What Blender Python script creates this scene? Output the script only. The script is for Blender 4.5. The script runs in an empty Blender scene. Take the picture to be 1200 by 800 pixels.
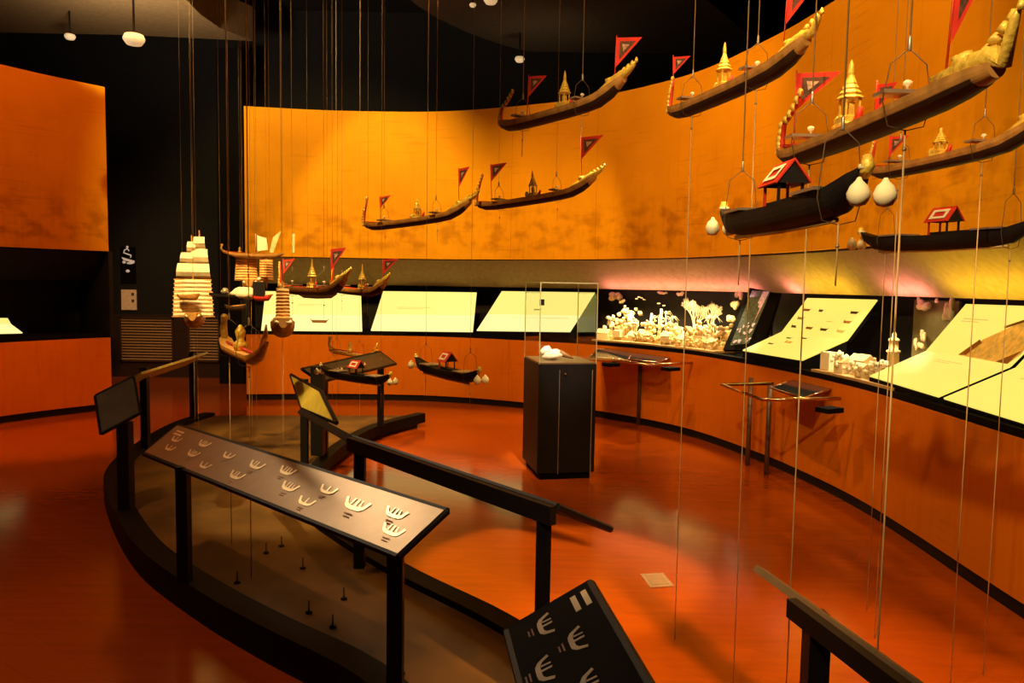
import bpy, bmesh, math, random
from mathutils import Vector, Matrix
S = bpy.context.scene
COL = S.collection
PI = math.pi

# ------------------------------------------------------------------ camera
F_PX, PITCH, ROLL, EYE = 900.0, 0.075, 0.016, 1.65
_c, _s, _cp, _sp = math.cos(ROLL), math.sin(ROLL), math.cos(PITCH), math.sin(PITCH)
RIGHT = Vector((_c, _s * _sp, _s * _cp))
UP = Vector((-_s, _c * _sp, _c * _cp))
FWD = Vector((0, _cp, -_sp))
cd = bpy.data.cameras.new('camera')
cam = bpy.data.objects.new('camera', cd)
COL.objects.link(cam)
cd.sensor_width = 36
cd.lens = F_PX / 1200 * 36
cd.clip_start = 0.05
cam.matrix_world = Matrix(((RIGHT.x, UP.x, -FWD.x, 0), (RIGHT.y, UP.y, -FWD.y, 0), (RIGHT.z, UP.z, -FWD.z, EYE), (0, 0, 0, 1)))
S.camera = cam

def ray(x, y):
    return RIGHT * ((x - 600) / F_PX) + UP * (-(y - 400) / F_PX) + FWD
def at_z(x, y, z):
    d = ray(x, y); return Vector((0, 0, EYE)) + d * ((z - EYE) / d.z)
def at_y(x, y, Y):
    d = ray(x, y); return Vector((0, 0, EYE)) + d * (Y / d.y)

# ------------------------------------------------------------------ world, exposure
w = bpy.data.worlds.new('world'); S.world = w; w.use_nodes = True
w.node_tree.nodes['Background'].inputs[0].default_value = (0.010, 0.008, 0.006, 1)
w.node_tree.nodes['Background'].inputs[1].default_value = 1.0
S.view_settings.view_transform = 'Standard'
S.view_settings.look = 'None'
S.view_settings.exposure = 0.0
S.view_settings.gamma = 1.0
S.view_settings.use_curve_mapping = False

# ------------------------------------------------------------------ lights
WARM = (1.0, 0.65, 0.22)
def spot(loc, target, power, size_deg, blend=0.5, color=WARM, radius=0.06):
    l = bpy.data.lights.new('spot_lamp', 'SPOT')
    l.energy = power; l.color = color; l.spot_size = math.radians(size_deg); l.spot_blend = blend
    l.shadow_soft_size = radius
    o = bpy.data.objects.new('spot_lamp', l); COL.objects.link(o)
    o.location = loc
    o.rotation_euler = (Vector(target) - Vector(loc)).to_track_quat('-Z', 'Y').to_euler()
    return o
def strip(loc, target, power, sx, sy, color=WARM):
    l = bpy.data.lights.new('strip_lamp', 'AREA'); l.shape = 'RECTANGLE'; l.size = sx; l.size_y = sy
    l.energy = power; l.color = color
    o = bpy.data.objects.new('strip_lamp', l); COL.objects.link(o)
    o.location = loc
    o.rotation_euler = (Vector(target) - Vector(loc)).to_track_quat('-Z', 'Y').to_euler()
    return o
# wall washers on the ceiling track
AMB = (1.0, 0.53, 0.16)
spot((-2.6, 6.0, 5.7), (-2.9, 10.6, 2.6), 1050, 60, 0.6)
spot((-1.0, 5.8, 5.7), (-0.7, 10.6, 1.95), 950, 50, 0.25)
spot((-0.6, 5.2, 5.7), (1.6, 9.0, 2.9), 620, 56, 0.6, AMB)
spot((-0.9, 4.2, 5.7), (2.6, 6.6, 3.0), 500, 64, 0.6, AMB)
spot((-0.6, 2.0, 5.7), (2.6, 4.2, 3.0), 330, 70, 0.6, AMB)
spot((-3.6, 6.6, 5.7), (-5.7, 8.6, 2.6), 250, 70, 0.6, (1.0, 0.20, 0.04))
# floor and model spots
spot((0.6, 5.3, 5.3), (0.30, 4.35, 0), 1500, 19, 0.3, (1.0, 0.72, 0.36))
spot((1.0, 2.4, 5.7), (0.95, 3.0, 0), 1500, 30, 0.7, AMB)
spot((-0.4, 5.2, 5.3), (-0.3, 7.9, 0), 1300, 34, 0.7, AMB)
spot((-1.3, -0.9, 4.4), (0.9, 2.6, 2.05), 950, 40, 0.7, (1.0, 0.72, 0.36))
spot((1.4, 0.4, 5.7), (1.6, 3.2, 2.0), 400, 55, 0.7)
spot((-1.6, 3.6, 5.7), (-1.2, 6.4, 0.8), 900, 40, 0.7)
spot((-2.0, 2.8, 5.1), (-2.0, 6.0, 1.55), 1700, 20, 0.5)
spot((-2.4, 1.6, 5.1), (-1.4, 4.1, 1.35), 750, 11, 0.6)
spot((-3.2, 5.4, 5.1), (-1.6, 7.5, 0.95), 700, 18, 0.6)
spot((-3.7, 6.9, 5.1), (-0.35, 2.75, 0.78), 420, 26, 0.9, (1.0, 0.74, 0.44), 0.35)  # spot added for a bright sheen on the bronze panel's right end
spot((0.2, 3.6, 5.7), (-1.3, 4.85, 0.9), 1000, 13, 0.6, (1.0, 0.80, 0.40))  # spot added to brighten the tilted olive panel
spot((-2.4, 3.0, 5.1), (-2.9, 2.9, 0), 250, 80, 0.7, (1.0, 0.5, 0.18))
spot((-4.6, 6.2, 5.1), (-5.0, 8.2, 0), 750, 40, 0.6, (1.0, 0.42, 0.12))
spot((-2.2, 5.0, 5.1), (-3.05, 7.0, 0.85), 500, 14, 0.6)  # added spot for the yellow-lit edge of the narrow rail
spot((0.6, 4.2, 5.7), (0.42, 6.6, 1.1), 2400, 9, 0.5, (1.0, 0.85, 0.6))
# uplights for the pale ceiling raft at the left and the round raft in the middle
spot((-4.8, 9.0, 4.05), (-4.5, 9.6, 5.2), 230, 165, 0.9, (1.0, 0.76, 0.52), 0.25)
spot((-5.2, 7.0, 4.05), (-4.6, 7.0, 5.2), 300, 165, 0.9, (1.0, 0.76, 0.52), 0.25)
spot((0.3, 11.4, 4.1), (0.3, 11.8, 5.4), 12, 130, 0.9, (1.0, 0.7, 0.4), 0.15)
# light added in front of the dark back wall to bring out the vents
spot((-5.5, 10.4, 5.1), (-5.7, 12.8, 0.8), 130, 42, 0.8, (1.0, 0.7, 0.45))

# ------------------------------------------------------------------ materials
MATS = {}
def nodes_of(m):
    m.use_nodes = True
    return m.node_tree.nodes, m.node_tree.links, m.node_tree.nodes['Principled BSDF']
def mat(name, color, rough=0.5, metal=0.0, var=0.12, scale=18.0, bump=0.0, emit=None, emit_s=0.0, coat=0.0, spec=None):
    if name in MATS: return MATS[name]
    m = bpy.data.materials.new(name); N, L, b = nodes_of(m)
    tc = N.new('ShaderNodeTexCoord'); nz = N.new('ShaderNodeTexNoise')
    nz.inputs['Scale'].default_value = scale; nz.inputs['Detail'].default_value = 4
    L.new(tc.outputs['Object'], nz.inputs['Vector'])
    cr = N.new('ShaderNodeValToRGB')
    cr.color_ramp.elements[0].position = 0.3; cr.color_ramp.elements[1].position = 0.7
    cr.color_ramp.elements[0].color = tuple(c * (1 - var) for c in color) + (1,)
    cr.color_ramp.elements[1].color = tuple(min(1, c * (1 + var)) for c in color) + (1,)
    L.new(nz.outputs['Fac'], cr.inputs['Fac']); L.new(cr.outputs['Color'], b.inputs['Base Color'])
    b.inputs['Roughness'].default_value = rough; b.inputs['Metallic'].default_value = metal
    if spec is not None: b.inputs['Specular IOR Level'].default_value = spec
    if coat: b.inputs['Coat Weight'].default_value = coat; b.inputs['Coat Roughness'].default_value = 0.12
    if bump:
        bp = N.new('ShaderNodeBump'); bp.inputs['Strength'].default_value = bump; bp.inputs['Distance'].default_value = 0.01
        L.new(nz.outputs['Fac'], bp.inputs['Height']); L.new(bp.outputs['Normal'], b.inputs['Normal'])
    if emit:
        b.inputs['Emission Color'].default_value = tuple(emit) + (1,); b.inputs['Emission Strength'].default_value = emit_s
    MATS[name] = m
    return m

def wall_mat(name, c0, c1):
    """amber panel with a faint printed old city view: tree line low down, roofs and mast-like strokes above"""
    m = bpy.data.materials.new(name); N, L, b = nodes_of(m)
    uv = N.new('ShaderNodeUVMap'); uv.uv_map = 'UVMap'
    sep = N.new('ShaderNodeSeparateXYZ'); L.new(uv.outputs['UV'], sep.inputs[0])
    def noise(scale, det, sx=1, sy=1, dist=0.0):
        mp = N.new('ShaderNodeMapping'); mp.inputs['Scale'].default_value = (sx, sy, 1)
        L.new(uv.outputs['UV'], mp.inputs['Vector'])
        n = N.new('ShaderNodeTexNoise'); n.inputs['Scale'].default_value = scale; n.inputs['Detail'].default_value = det
        n.inputs['Distortion'].default_value = dist
        L.new(mp.outputs['Vector'], n.inputs['Vector']); return n.outputs['Fac']
    def rng(v, a, b_, c=0.0, d=1.0):
        r = N.new('ShaderNodeMapRange'); r.inputs[1].default_value = a; r.inputs[2].default_value = b_
        r.inputs[3].default_value = c; r.inputs[4].default_value = d; L.new(v, r.inputs[0]); return r.outputs[0]
    def mul(a, c):
        r = N.new('ShaderNodeMath'); r.operation = 'MULTIPLY'; L.new(a, r.inputs[0])
        if isinstance(c, float): r.inputs[1].default_value = c
        else: L.new(c, r.inputs[1])
        return r.outputs[0]
    def add(a, c):
        r = N.new('ShaderNodeMath'); r.operation = 'ADD'; L.new(a, r.inputs[0]); L.new(c, r.inputs[1]); return r.outputs[0]
    z = sep.outputs['Y']
    bushes = mul(mul(rng(noise(4.2, 3, 1, 1.4), 0.46, 0.64), rng(z, 2.75, 2.45)), rng(z, 2.03, 2.12))
    strokes = mul(rng(noise(3.0, 6, 5.0, 0.7, 0.6), 0.52, 0.70), rng(z, 3.5, 2.3, 0.0, 0.8))
    lines = mul(rng(noise(4.0, 5, 0.5, 9.0, 0.4), 0.56, 0.66), mul(rng(noise(1.3, 2), 0.45, 0.6), 0.7))
    cloudy = mul(rng(noise(1.6, 5), 0.35, 0.75), 0.35)
    f = add(add(mul(bushes, 0.65), mul(strokes, 0.32)), add(mul(lines, 0.45), cloudy))
    cr = N.new('ShaderNodeValToRGB')
    cr.color_ramp.elements[0].color = c0 + (1,)
    cr.color_ramp.elements[1].color = c1 + (1,)
    L.new(f, cr.inputs['Fac']); L.new(cr.outputs['Color'], b.inputs['Base Color'])
    b.inputs['Roughness'].default_value = 0.65; b.inputs['Specular IOR Level'].default_value = 0.12
    return m
M_WALL = wall_mat('amber_mural', (0.82, 0.36, 0.002), (0.50, 0.185, 0.001))
M_DADO = wall_mat('dimmed_orange_dado', (0.66, 0.165, 0.002), (0.44, 0.095, 0.001))  # weaker light on the lower wall put into this redder, darker colour

def floor_mat():
    m = bpy.data.materials.new('red_timber_floor'); N, L, b = nodes_of(m)
    tc = N.new('ShaderNodeTexCoord'); mp = N.new('ShaderNodeMapping'); mp.inputs['Rotation'].default_value = (0, 0, 0.62)
    L.new(tc.outputs['Object'], mp.inputs['Vector'])
    br = N.new('ShaderNodeTexBrick'); br.inputs['Scale'].default_value = 1.0
    br.inputs['Brick Width'].default_value = 1.9; br.inputs['Row Height'].default_value = 0.19
    br.inputs['Mortar Size'].default_value = 0.0025; br.inputs['Mortar Smooth'].default_value = 0.3
    br.inputs['Color1'].default_value = (0.36, 0.060, 0.002, 1); br.inputs['Color2'].default_value = (0.32, 0.053, 0.002, 1)
    br.inputs['Mortar'].default_value = (0.30, 0.048, 0.003, 1)
    L.new(mp.outputs['Vector'], br.inputs['Vector'])
    m2 = N.new('ShaderNodeMapping'); m2.inputs['Rotation'].default_value = (0, 0, 0.62); m2.inputs['Scale'].default_value = (1.2, 14, 1)
    L.new(tc.outputs['Object'], m2.inputs['Vector'])
    n = N.new('ShaderNodeTexNoise'); n.inputs['Scale'].default_value = 1.6; n.inputs['Detail'].default_value = 6
    L.new(m2.outputs['Vector'], n.inputs['Vector'])
    mx = N.new('ShaderNodeMix'); mx.data_type = 'RGBA'; mx.blend_type = 'MULTIPLY'; mx.inputs['Factor'].default_value = 0.28
    L.new(br.outputs['Color'], mx.inputs[6])
    cr = N.new('ShaderNodeValToRGB'); cr.color_ramp.elements[0].position = 0.3; cr.color_ramp.elements[1].position = 0.7
    cr.color_ramp.elements[0].color = (0.55, 0.5, 0.45, 1); cr.color_ramp.elements[1].color = (1.15, 1.1, 1, 1)
    L.new(n.outputs['Fac'], cr.inputs['Fac']); L.new(cr.outputs['Color'], mx.inputs[7])
    L.new(mx.outputs[2], b.inputs['Base Color'])
    r = N.new('ShaderNodeMapRange'); r.inputs[3].default_value = 0.12; r.inputs[4].default_value = 0.17
    L.new(n.outputs['Fac'], r.inputs[0]); L.new(r.outputs[0], b.inputs['Roughness'])
    return m
M_FLOOR = floor_mat()
def glass_mat():
    m = bpy.data.materials.new('clear_glass'); N, L, b = nodes_of(m)
    out = N['Material Output']
    fr = N.new('ShaderNodeFresnel'); fr.inputs['IOR'].default_value = 1.45
    tr = N.new('ShaderNodeBsdfTransparent'); tr.inputs[0].default_value = (0.985, 0.99, 0.98, 1)
    gl = N.new('ShaderNodeBsdfGlossy'); gl.inputs['Roughness'].default_value = 0.02
    ge = N.new('ShaderNodeNewGeometry'); sb = N.new('ShaderNodeMath'); sb.operation = 'SUBTRACT'; sb.inputs[0].default_value = 1.0
    L.new(ge.outputs['Backfacing'], sb.inputs[1])
    ml = N.new('ShaderNodeMath'); ml.operation = 'MULTIPLY'; L.new(fr.outputs[0], ml.inputs[0]); L.new(sb.outputs[0], ml.inputs[1])
    mx = N.new('ShaderNodeMixShader'); L.new(ml.outputs[0], mx.inputs[0]); L.new(tr.outputs[0], mx.inputs[1]); L.new(gl.outputs[0], mx.inputs[2])
    L.new(mx.outputs[0], out.inputs['Surface'])
    return m
M_GLASS = glass_mat()
M_BLACK = mat('black_painted_steel', (0.008, 0.006, 0.006), 0.5, spec=0.18)
M_BLACKP = mat('black_board', (0.0035, 0.003, 0.003), 0.7, spec=0.06)
M_DARK = mat('dark_charcoal_paint', (0.016, 0.013, 0.011), 0.8, spec=0.2)
M_BACK = mat('dark_grey_wall_paint', (0.013, 0.012, 0.011), 0.85, spec=0.2)
M_LOUVRE = mat('dark_brown_louvre', (0.045, 0.022, 0.012), 0.5)
M_RAFT = mat('pale_ceiling_raft', (0.27, 0.185, 0.085), 0.9, spec=0.1)
M_PLAT = mat('mottled_grey_platform', (0.125, 0.056, 0.007), 0.6, var=0.45, scale=3.0)
M_CURB = mat('dark_curb', (0.005, 0.004, 0.0035), 0.6, spec=0.12)
M_BRONZE = mat('satin_bronze_panel', (0.28, 0.19, 0.11), 0.36, metal=0.5, var=0.06)
M_HOOD = mat('grey_green_hood', (0.33, 0.235, 0.10), 0.8, spec=0.1)
M_LIT = mat('backlit_cream_panel', (0.12, 0.10, 0.03), 0.4, var=0.02, emit=(1.0, 0.81, 0.145), emit_s=0.98)
M_LITB = mat('backlit_cream_panel_bright', (0.12, 0.10, 0.03), 0.4, var=0.02, emit=(1.0, 0.90, 0.36), emit_s=1.08)
M_LITU = mat('backlit_cream_panel_upper', (0.12, 0.10, 0.03), 0.4, var=0.02, emit=(1.0, 0.86, 0.22), emit_s=1.0)
M_PRINT = mat('dark_print', (0.05, 0.04, 0.01), 0.7)
M_PRINTB = mat('brown_print', (0.30, 0.12, 0.02), 0.7)
M_PRINTY = mat('ochre_print', (0.55, 0.30, 0.05), 0.7, var=0.6, scale=25, emit=(0.8, 0.42, 0.05), emit_s=0.45)
M_MARK = mat('pale_print', (0.75, 0.62, 0.46), 0.6)
M_MARKR = mat('dull_red_print', (0.35, 0.15, 0.09), 0.6)
M_WOOD = mat('brown_barge_timber', (0.46, 0.22, 0.05), 0.5, var=0.25, scale=30)
M_GOLD = mat('gilded_carving', (0.95, 0.56, 0.08), 0.38, metal=0.15, var=0.3, scale=60, bump=0.5)
M_RED = mat('red_lacquer', (0.62, 0.035, 0.012), 0.5)
M_FLAG = mat('red_flag_cloth', (0.75, 0.03, 0.015), 0.75, var=0.15)
M_FLAGI = mat('dark_flag_centre', (0.10, 0.045, 0.025), 0.75, var=0.5, scale=80)
M_FLAGW = mat('pale_flag_centre', (0.55, 0.33, 0.22), 0.75, var=0.5, scale=80)
M_HBLACK = mat('black_barge_lacquer', (0.012, 0.009, 0.008), 0.6, spec=0.2)
M_WHITE = mat('white_tassel', (0.92, 0.80, 0.50), 0.9, var=0.06)
M_CREAM = mat('cream_canvas', (0.88, 0.74, 0.50), 0.85, var=0.12)
M_ORSAIL = mat('tan_batten_sail', (0.85, 0.45, 0.15), 0.8, var=0.2)
M_WIRE = mat('tan_cord', (0.50, 0.34, 0.15), 0.7)
M_WIREB = mat('brown_loop_wire', (0.10, 0.06, 0.03), 0.6)
M_GREY = mat('grey_metal_fitting', (0.40, 0.33, 0.25), 0.35, metal=0.6)
M_PAPER = mat('white_model_card', (0.86, 0.76, 0.52), 0.8, var=0.06)
M_PAPERY = mat('yellowed_model_card', (0.80, 0.62, 0.30), 0.8, var=0.15)
M_LEDGE = mat('tan_ledge', (0.50, 0.32, 0.12), 0.55)
M_CHROME = mat('polished_brass_tube', (0.75, 0.50, 0.28), 0.16, metal=1.0, var=0.03)
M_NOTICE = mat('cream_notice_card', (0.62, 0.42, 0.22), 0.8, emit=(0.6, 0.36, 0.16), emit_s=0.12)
M_OUTLET = mat('brushed_floor_plate', (0.62, 0.45, 0.26), 0.3, metal=0.7)
M_LAMP = mat('opal_lamp_glass', (0.8, 0.7, 0.5), 0.4, emit=(1.0, 0.70, 0.34), emit_s=0.45)
M_GREENL = mat('pale_green_leaf', (0.45, 0.52, 0.22), 0.7)
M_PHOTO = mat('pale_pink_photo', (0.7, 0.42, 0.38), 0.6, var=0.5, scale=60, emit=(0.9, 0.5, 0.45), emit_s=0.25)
M_PHOTOG = mat('dark_green_photo', (0.08, 0.12, 0.08), 0.6, var=0.6, scale=40)

# ------------------------------------------------------------------ mesh helpers
class MB:
    def __init__(s): s.v = []; s.f = []; s.uv = None; s.sm = []
    def add(s, vs, fs, smooth=False):
        o = len(s.v); s.v += [tuple(v) for v in vs]; s.f += [tuple(i + o for i in f) for f in fs]; s.sm += [smooth] * len(fs); return s
    def box(s, c, d, rz=0.0):
        x, y, z = (k / 2 for k in d); vs = []
        for sx, sy, sz in ((-1,-1,-1),(1,-1,-1),(1,1,-1),(-1,1,-1),(-1,-1,1),(1,-1,1),(1,1,1),(-1,1,1)):
            px, py = sx * x, sy * y
            vs.append((c[0] + px * math.cos(rz) - py * math.sin(rz), c[1] + px * math.sin(rz) + py * math.cos(rz), c[2] + sz * z))
        return s.add(vs, [(0,3,2,1),(4,5,6,7),(0,1,5,4),(1,2,6,5),(2,3,7,6),(3,0,4,7)])
    def slab(s, top, t, nrm=None):
        """polygon with thickness t going against its normal"""
        top = [Vector(p) for p in top]
        n = nrm or (top[1] - top[0]).cross(top[-1] - top[0]).normalized()
        n = Vector(n); k = len(top)
        vs = top + [p - n * t for p in top]
        fs = [tuple(range(k)), tuple(range(2 * k - 1, k - 1, -1))]
        for i in range(k): j = (i + 1) % k; fs.append((i, i + k, j + k, j))
        return s.add(vs, fs)
    def tube(s, pts, r, n=8, smooth=True, cap=True):
        pts = [Vector(p) for p in pts]; rs = r if isinstance(r, (list, tuple)) else [r] * len(pts)
        vs = []; fs = []; prev = None
        for i, p in enumerate(pts):
            t = (pts[min(i + 1, len(pts) - 1)] - pts[max(i - 1, 0)]).normalized()
            a = Vector((0, 0, 1)) if abs(t.z) < 0.9 else Vector((1, 0, 0))
            if prev is not None: a = prev
            u = (a - t * a.dot(t)).normalized(); v = t.cross(u); prev = u
            for k in range(n):
                q = 2 * PI * k / n; vs.append(p + (u * math.cos(q) + v * math.sin(q)) * rs[i])
        for i in range(len(pts) - 1):
            for k in range(n):
                k2 = (k + 1) % n; fs.append((i*n+k, i*n+k2, (i+1)*n+k2, (i+1)*n+k))
        if cap: fs.append(tuple(range(n - 1, -1, -1))); fs.append(tuple((len(pts)-1)*n + k for k in range(n)))
        return s.add(vs, fs, smooth)
    def lathe(s, prof, c=(0, 0, 0), n=12, smooth=True, rot=0.0):
        vs = []; fs = []
        for r, z in prof:
            for k in range(n):
                q = 2 * PI * k / n + rot; vs.append((c[0] + r * math.cos(q), c[1] + r * math.sin(q), c[2] + z))
        for i in range(len(prof) - 1):
            for k in range(n):
                k2 = (k + 1) % n; fs.append((i*n+k, i*n+k2, (i+1)*n+k2, (i+1)*n+k))
        fs.append(tuple(range(n - 1, -1, -1))); fs.append(tuple((len(prof)-1)*n + k for k in range(n)))
        return s.add(vs, fs, smooth)
    def blob(s, c, r, seed=0, n=8, m=6, jit=0.18):
        rd = random.Random(seed); rx, ry, rz = r if isinstance(r, (list, tuple)) else (r, r, r)
        vs = [(c[0], c[1], c[2] - rz)]; fs = []
        for i in range(1, m):
            a = PI * i / m
            for k in range(n):
                q = 2 * PI * k / n; j = 1 + rd.uniform(-jit, jit)
                vs.append((c[0] + rx*j*math.sin(a)*math.cos(q), c[1] + ry*j*math.sin(a)*math.sin(q), c[2] - rz*j*math.cos(a)))
        vs.append((c[0], c[1], c[2] + rz)); top = len(vs) - 1
        for k in range(n):
            k2 = (k + 1) % n
            fs.append((0, 1 + k2, 1 + k)); fs.append((top, 1 + (m-2)*n + k, 1 + (m-2)*n + k2))
            for i in range(m - 2): fs.append((1+i*n+k, 1+i*n+k2, 1+(i+1)*n+k2, 1+(i+1)*n+k))
        return s.add(vs, fs, True)
    def build(s, name, m, parent=None, loc=None):
        me = bpy.data.meshes.new(name); me.from_pydata(s.v, [], s.f)
        me.materials.append(m)
        me.polygons.foreach_set('use_smooth', s.sm)
        if s.uv:
            l = me.uv_layers.new(name='UVMap')
            for lp in me.loops: l.data[lp.index].uv = s.uv[lp.vertex_index]
        me.update()
        bm = bmesh.new(); bm.from_mesh(me); bmesh.ops.recalc_face_normals(bm, faces=bm.faces); bm.to_mesh(me); bm.free()
        o = bpy.data.objects.new(name, me); COL.objects.link(o)
        if parent: o.parent = parent
        if loc is not None: o.location = loc
        return o
def tag(o, label, cat, group=None):
    o['label'] = label; o['category'] = cat
    if group: o['group'] = group
    return o
def thing(name, label, cat, loc=(0, 0, 0), rz=0.0, group=None):
    o = bpy.data.objects.new(name, None); COL.objects.link(o); o.empty_display_size = 0.1
    o.location = loc; o.rotation_euler = (0, 0, rz)
    return tag(o, label, cat, group)
def struct(o): o['kind'] = 'structure'; return o

# ------------------------------------------------------------------ wall curves
def spline(P, step=0.05):
    out = []
    for i in range(len(P) - 1):
        p0 = Vector(P[max(i-1, 0)]); p1 = Vector(P[i]); p2 = Vector(P[i+1]); p3 = Vector(P[min(i+2, len(P)-1)])
        n = max(2, int((p2 - p1).length / step))
        for k in range(n):
            t = k / n
            out.append(0.5 * ((2*p1) + (p2-p0)*t + (2*p0-5*p1+4*p2-p3)*t*t + (3*p1-p0-3*p2+p3)*t**3))
    out.append(Vector(P[-1])); return out
class Curve:
    def __init__(s, P, centre):
        s.p = spline(P); s.u = [0.0]; s.n = []
        for i in range(1, len(s.p)): s.u.append(s.u[-1] + (s.p[i] - s.p[i-1]).length)
        for i in range(len(s.p)):
            t = (s.p[min(i+1, len(s.p)-1)] - s.p[max(i-1, 0)]).normalized(); n = Vector((t.y, -t.x))
            if n.dot(s.p[i] - Vector(centre)) < 0: n = -n
            s.n.append(n)
        s.len = s.u[-1]
    def at(s, u, off=0.0):
        u = min(max(u, 0), s.len)
        for i in range(1, len(s.u)):
            if s.u[i] >= u:
                f = (u - s.u[i-1]) / max(1e-9, s.u[i] - s.u[i-1])
                return s.p[i-1].lerp(s.p[i], f) + s.n[i-1].lerp(s.n[i], f).normalized() * off
    def hit(s, x, y, off=0.0):
        """point and arc length where the sight line meets the wall curve pushed out by off"""
        d = ray(x, y)
        for i in range(len(s.p) - 1):
            a = s.p[i] + s.n[i] * off; b = s.p[i+1] + s.n[i+1] * off
            ca = d.x * a.y - d.y * a.x; cb = d.x * b.y - d.y * b.x
            if ca * cb <= 0 and a.y > 0.5:
                f = ca / (ca - cb); q = a.lerp(b, f); k = q.dot(Vector((d.x, d.y))) / (d.x**2 + d.y**2)
                return Vector((0, 0, EYE)) + d * k, s.u[i] + f * (s.u[i+1] - s.u[i])
        return None, None
    def strip(s, u0, u1, prof, seg=0.12, mb=None):
        """sweep a closed (off, z) profile along the curve"""
        mb = mb or MB(); n = max(1, int((u1 - u0) / seg)); k = len(prof); vs = []; fs = []; uv = []
        for i in range(n + 1):
            u = u0 + (u1 - u0) * i / n
            for off, z in prof:
                q = s.at(u, off); vs.append((q.x, q.y, z)); uv.append((u, z))
        for i in range(n):
            for j in range(k):
                j2 = (j + 1) % k; fs.append((i*k+j, i*k+j2, (i+1)*k+j2, (i+1)*k+j))
        fs.append(tuple(range(k))); fs.append(tuple(n*k + j for j in range(k - 1, -1, -1)))
        mb.uv = (mb.uv or []) + uv
        return mb.add(vs, fs)
RW = Curve([(-3.62, 10.42), (-2.7, 10.58), (-1.78, 10.62), (-0.95, 10.54), (0.0, 10.18), (1.05, 9.54), (1.90, 8.52), (2.34, 7.30), (2.52, 6.45), (2.61, 5.7), (2.62, 5.0), (2.60, 4.2), (2.58, 3.4), (2.5, 2.4), (2.3, 1.3), (2.0, 0.3)], (-1.5, 4.5))
LW = Curve([(-4.99, 9.52), (-5.22, 9.22), (-5.46, 8.88), (-5.70, 8.45), (-5.95, 7.85), (-6.15, 7.1), (-6.28, 6.1), (-6.30, 5.0)], (-1.0, 5.0))
ZL, ZU, ZT = 0.905, 1.97, 3.95      # dado top, fascia bottom, fascia top

# ------------------------------------------------------------------ floor, ceiling, outer walls
struct(MB().box((-1.6, 5.5, -0.05), (13.6, 15.0, 0.1)).build('floor', M_FLOOR))
struct(MB().box((-1.6, 5.5, 6.05), (13.6, 15.0, 0.1)).build('ceiling', M_DARK))
wb = struct(MB().box((-1.6, 12.85, 3.0), (13.6, 0.1, 6.0)).build('wall_back', M_BACK))
struct(MB().box((-8.35, 5.5, 3.0), (0.1, 15.0, 6.0)).build('wall_left', M_DARK))
struct(MB().box((5.15, 5.5, 3.0), (0.1, 15.0, 6.0)).build('wall_right', M_DARK))
struct(MB().box((-1.6, -1.95, 3.0), (13.6, 0.1, 6.0)).build('wall_front', M_DARK))
# ceiling rafts
c1 = [(-8.3, 2.5), (-4.6, 2.5), (-4.25, 9.2), (-4.12, 9.8), (-3.98, 10.4), (-3.86, 10.9), (-3.78, 11.25), (-8.3, 11.35)]
q = [(at_z(218, 0, 5.2)), at_z(235, 17, 5.2), at_z(258, 33, 5.2), at_z(296, 48, 5.2), at_z(150, 41, 5.2), at_z(0, 38, 5.2)]
ring = [(-8.25, 5.0), (q[0].x - 0.9, 5.0), (q[0].x - 0.55, 8.0)] + [(p.x, p.y) for p in q] + [(-8.25, q[5].y)]
rp = MB().slab([(x, y, 5.2) for x, y in ring][::-1], -0.5, (0, 0, 1))
struct(rp.build('ceiling', M_RAFT))
cx, cy, cr_ = 3.0, 9.0, 4.7
arc = [(cx + cr_ * math.cos(a), cy + cr_ * math.sin(a)) for a in [PI * (0.42 + 0.80 * i / 28) for i in range(29)]]
arc = [(x, min(y, 12.75)) for x, y in arc]
struct(MB().slab([(x, y, 5.4) for x, y in arc][::-1], -0.4, (0, 0, 1)).build('ceiling', M_DARK if False else mat('brown_ceiling_raft', (0.10, 0.075, 0.05), 0.9, spec=0.1)))

# ------------------------------------------------------------------ curved exhibition walls
def exhibition_wall(C, side, pw):
    lo = struct(C.strip(0, C.len, [(0.035, 0.0), (0.85, 0.0), (0.85, ZL - 0.01), (0.035, ZL - 0.01)]).build('wall_' + side, M_DARK))
    n = round(C.len / pw)
    for i in range(n):
        a, b = C.len * i / n + 0.0015, C.len * (i + 1) / n - 0.0015
        C.strip(a, b, [(0.0, 0.085), (0.034, 0.085), (0.034, ZL), (0.0, ZL)]).build('wall_panel', M_DADO, lo)
    struct(C.strip(0.0, C.len, [(0.02, 0.0), (0.034, 0.0), (0.034, 0.084), (0.02, 0.084)]).build('baseboard_' + side, M_BLACK))
    up = struct(C.strip(0.003, C.len, [(0.036, ZU + 0.01), (0.14, ZU + 0.01), (0.14, ZT - 0.01), (0.036, ZT - 0.01)]).build('wall_' + side, M_DARK))
    for i in range(n):
        a, b = C.len * i / n + 0.0015, C.len * (i + 1) / n - 0.0015
        C.strip(a, b, [(0.0, ZU), (0.035, ZU), (0.035, ZT), (0.0, ZT)]).build('wall_panel', M_WALL, up)
    # recess between them: counter, dark back, sloping hood
    struct(C.strip(0, C.len, [(0.015, ZL + 0.001), (0.84, ZL + 0.001), (0.84, ZL + 0.045), (0.015, ZL + 0.045)]).build('trim_1', M_BLACKP))
    struct(C.strip(0, C.len, [(0.84, ZL + 0.046), (0.90, ZL + 0.046), (0.90, 2.1), (0.84, 2.1)]).build('wall_' + side, M_DARK))
    return lo
exhibition_wall(RW, 'right', 1.2)
exhibition_wall(LW, 'left', 1.2)
struct(RW.strip(0.0, RW.len, [(0.50, 1.60), (0.52, 1.60), (0.16, 1.99), (0.13, 1.96)]).build('trim_2', M_HOOD))
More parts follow.
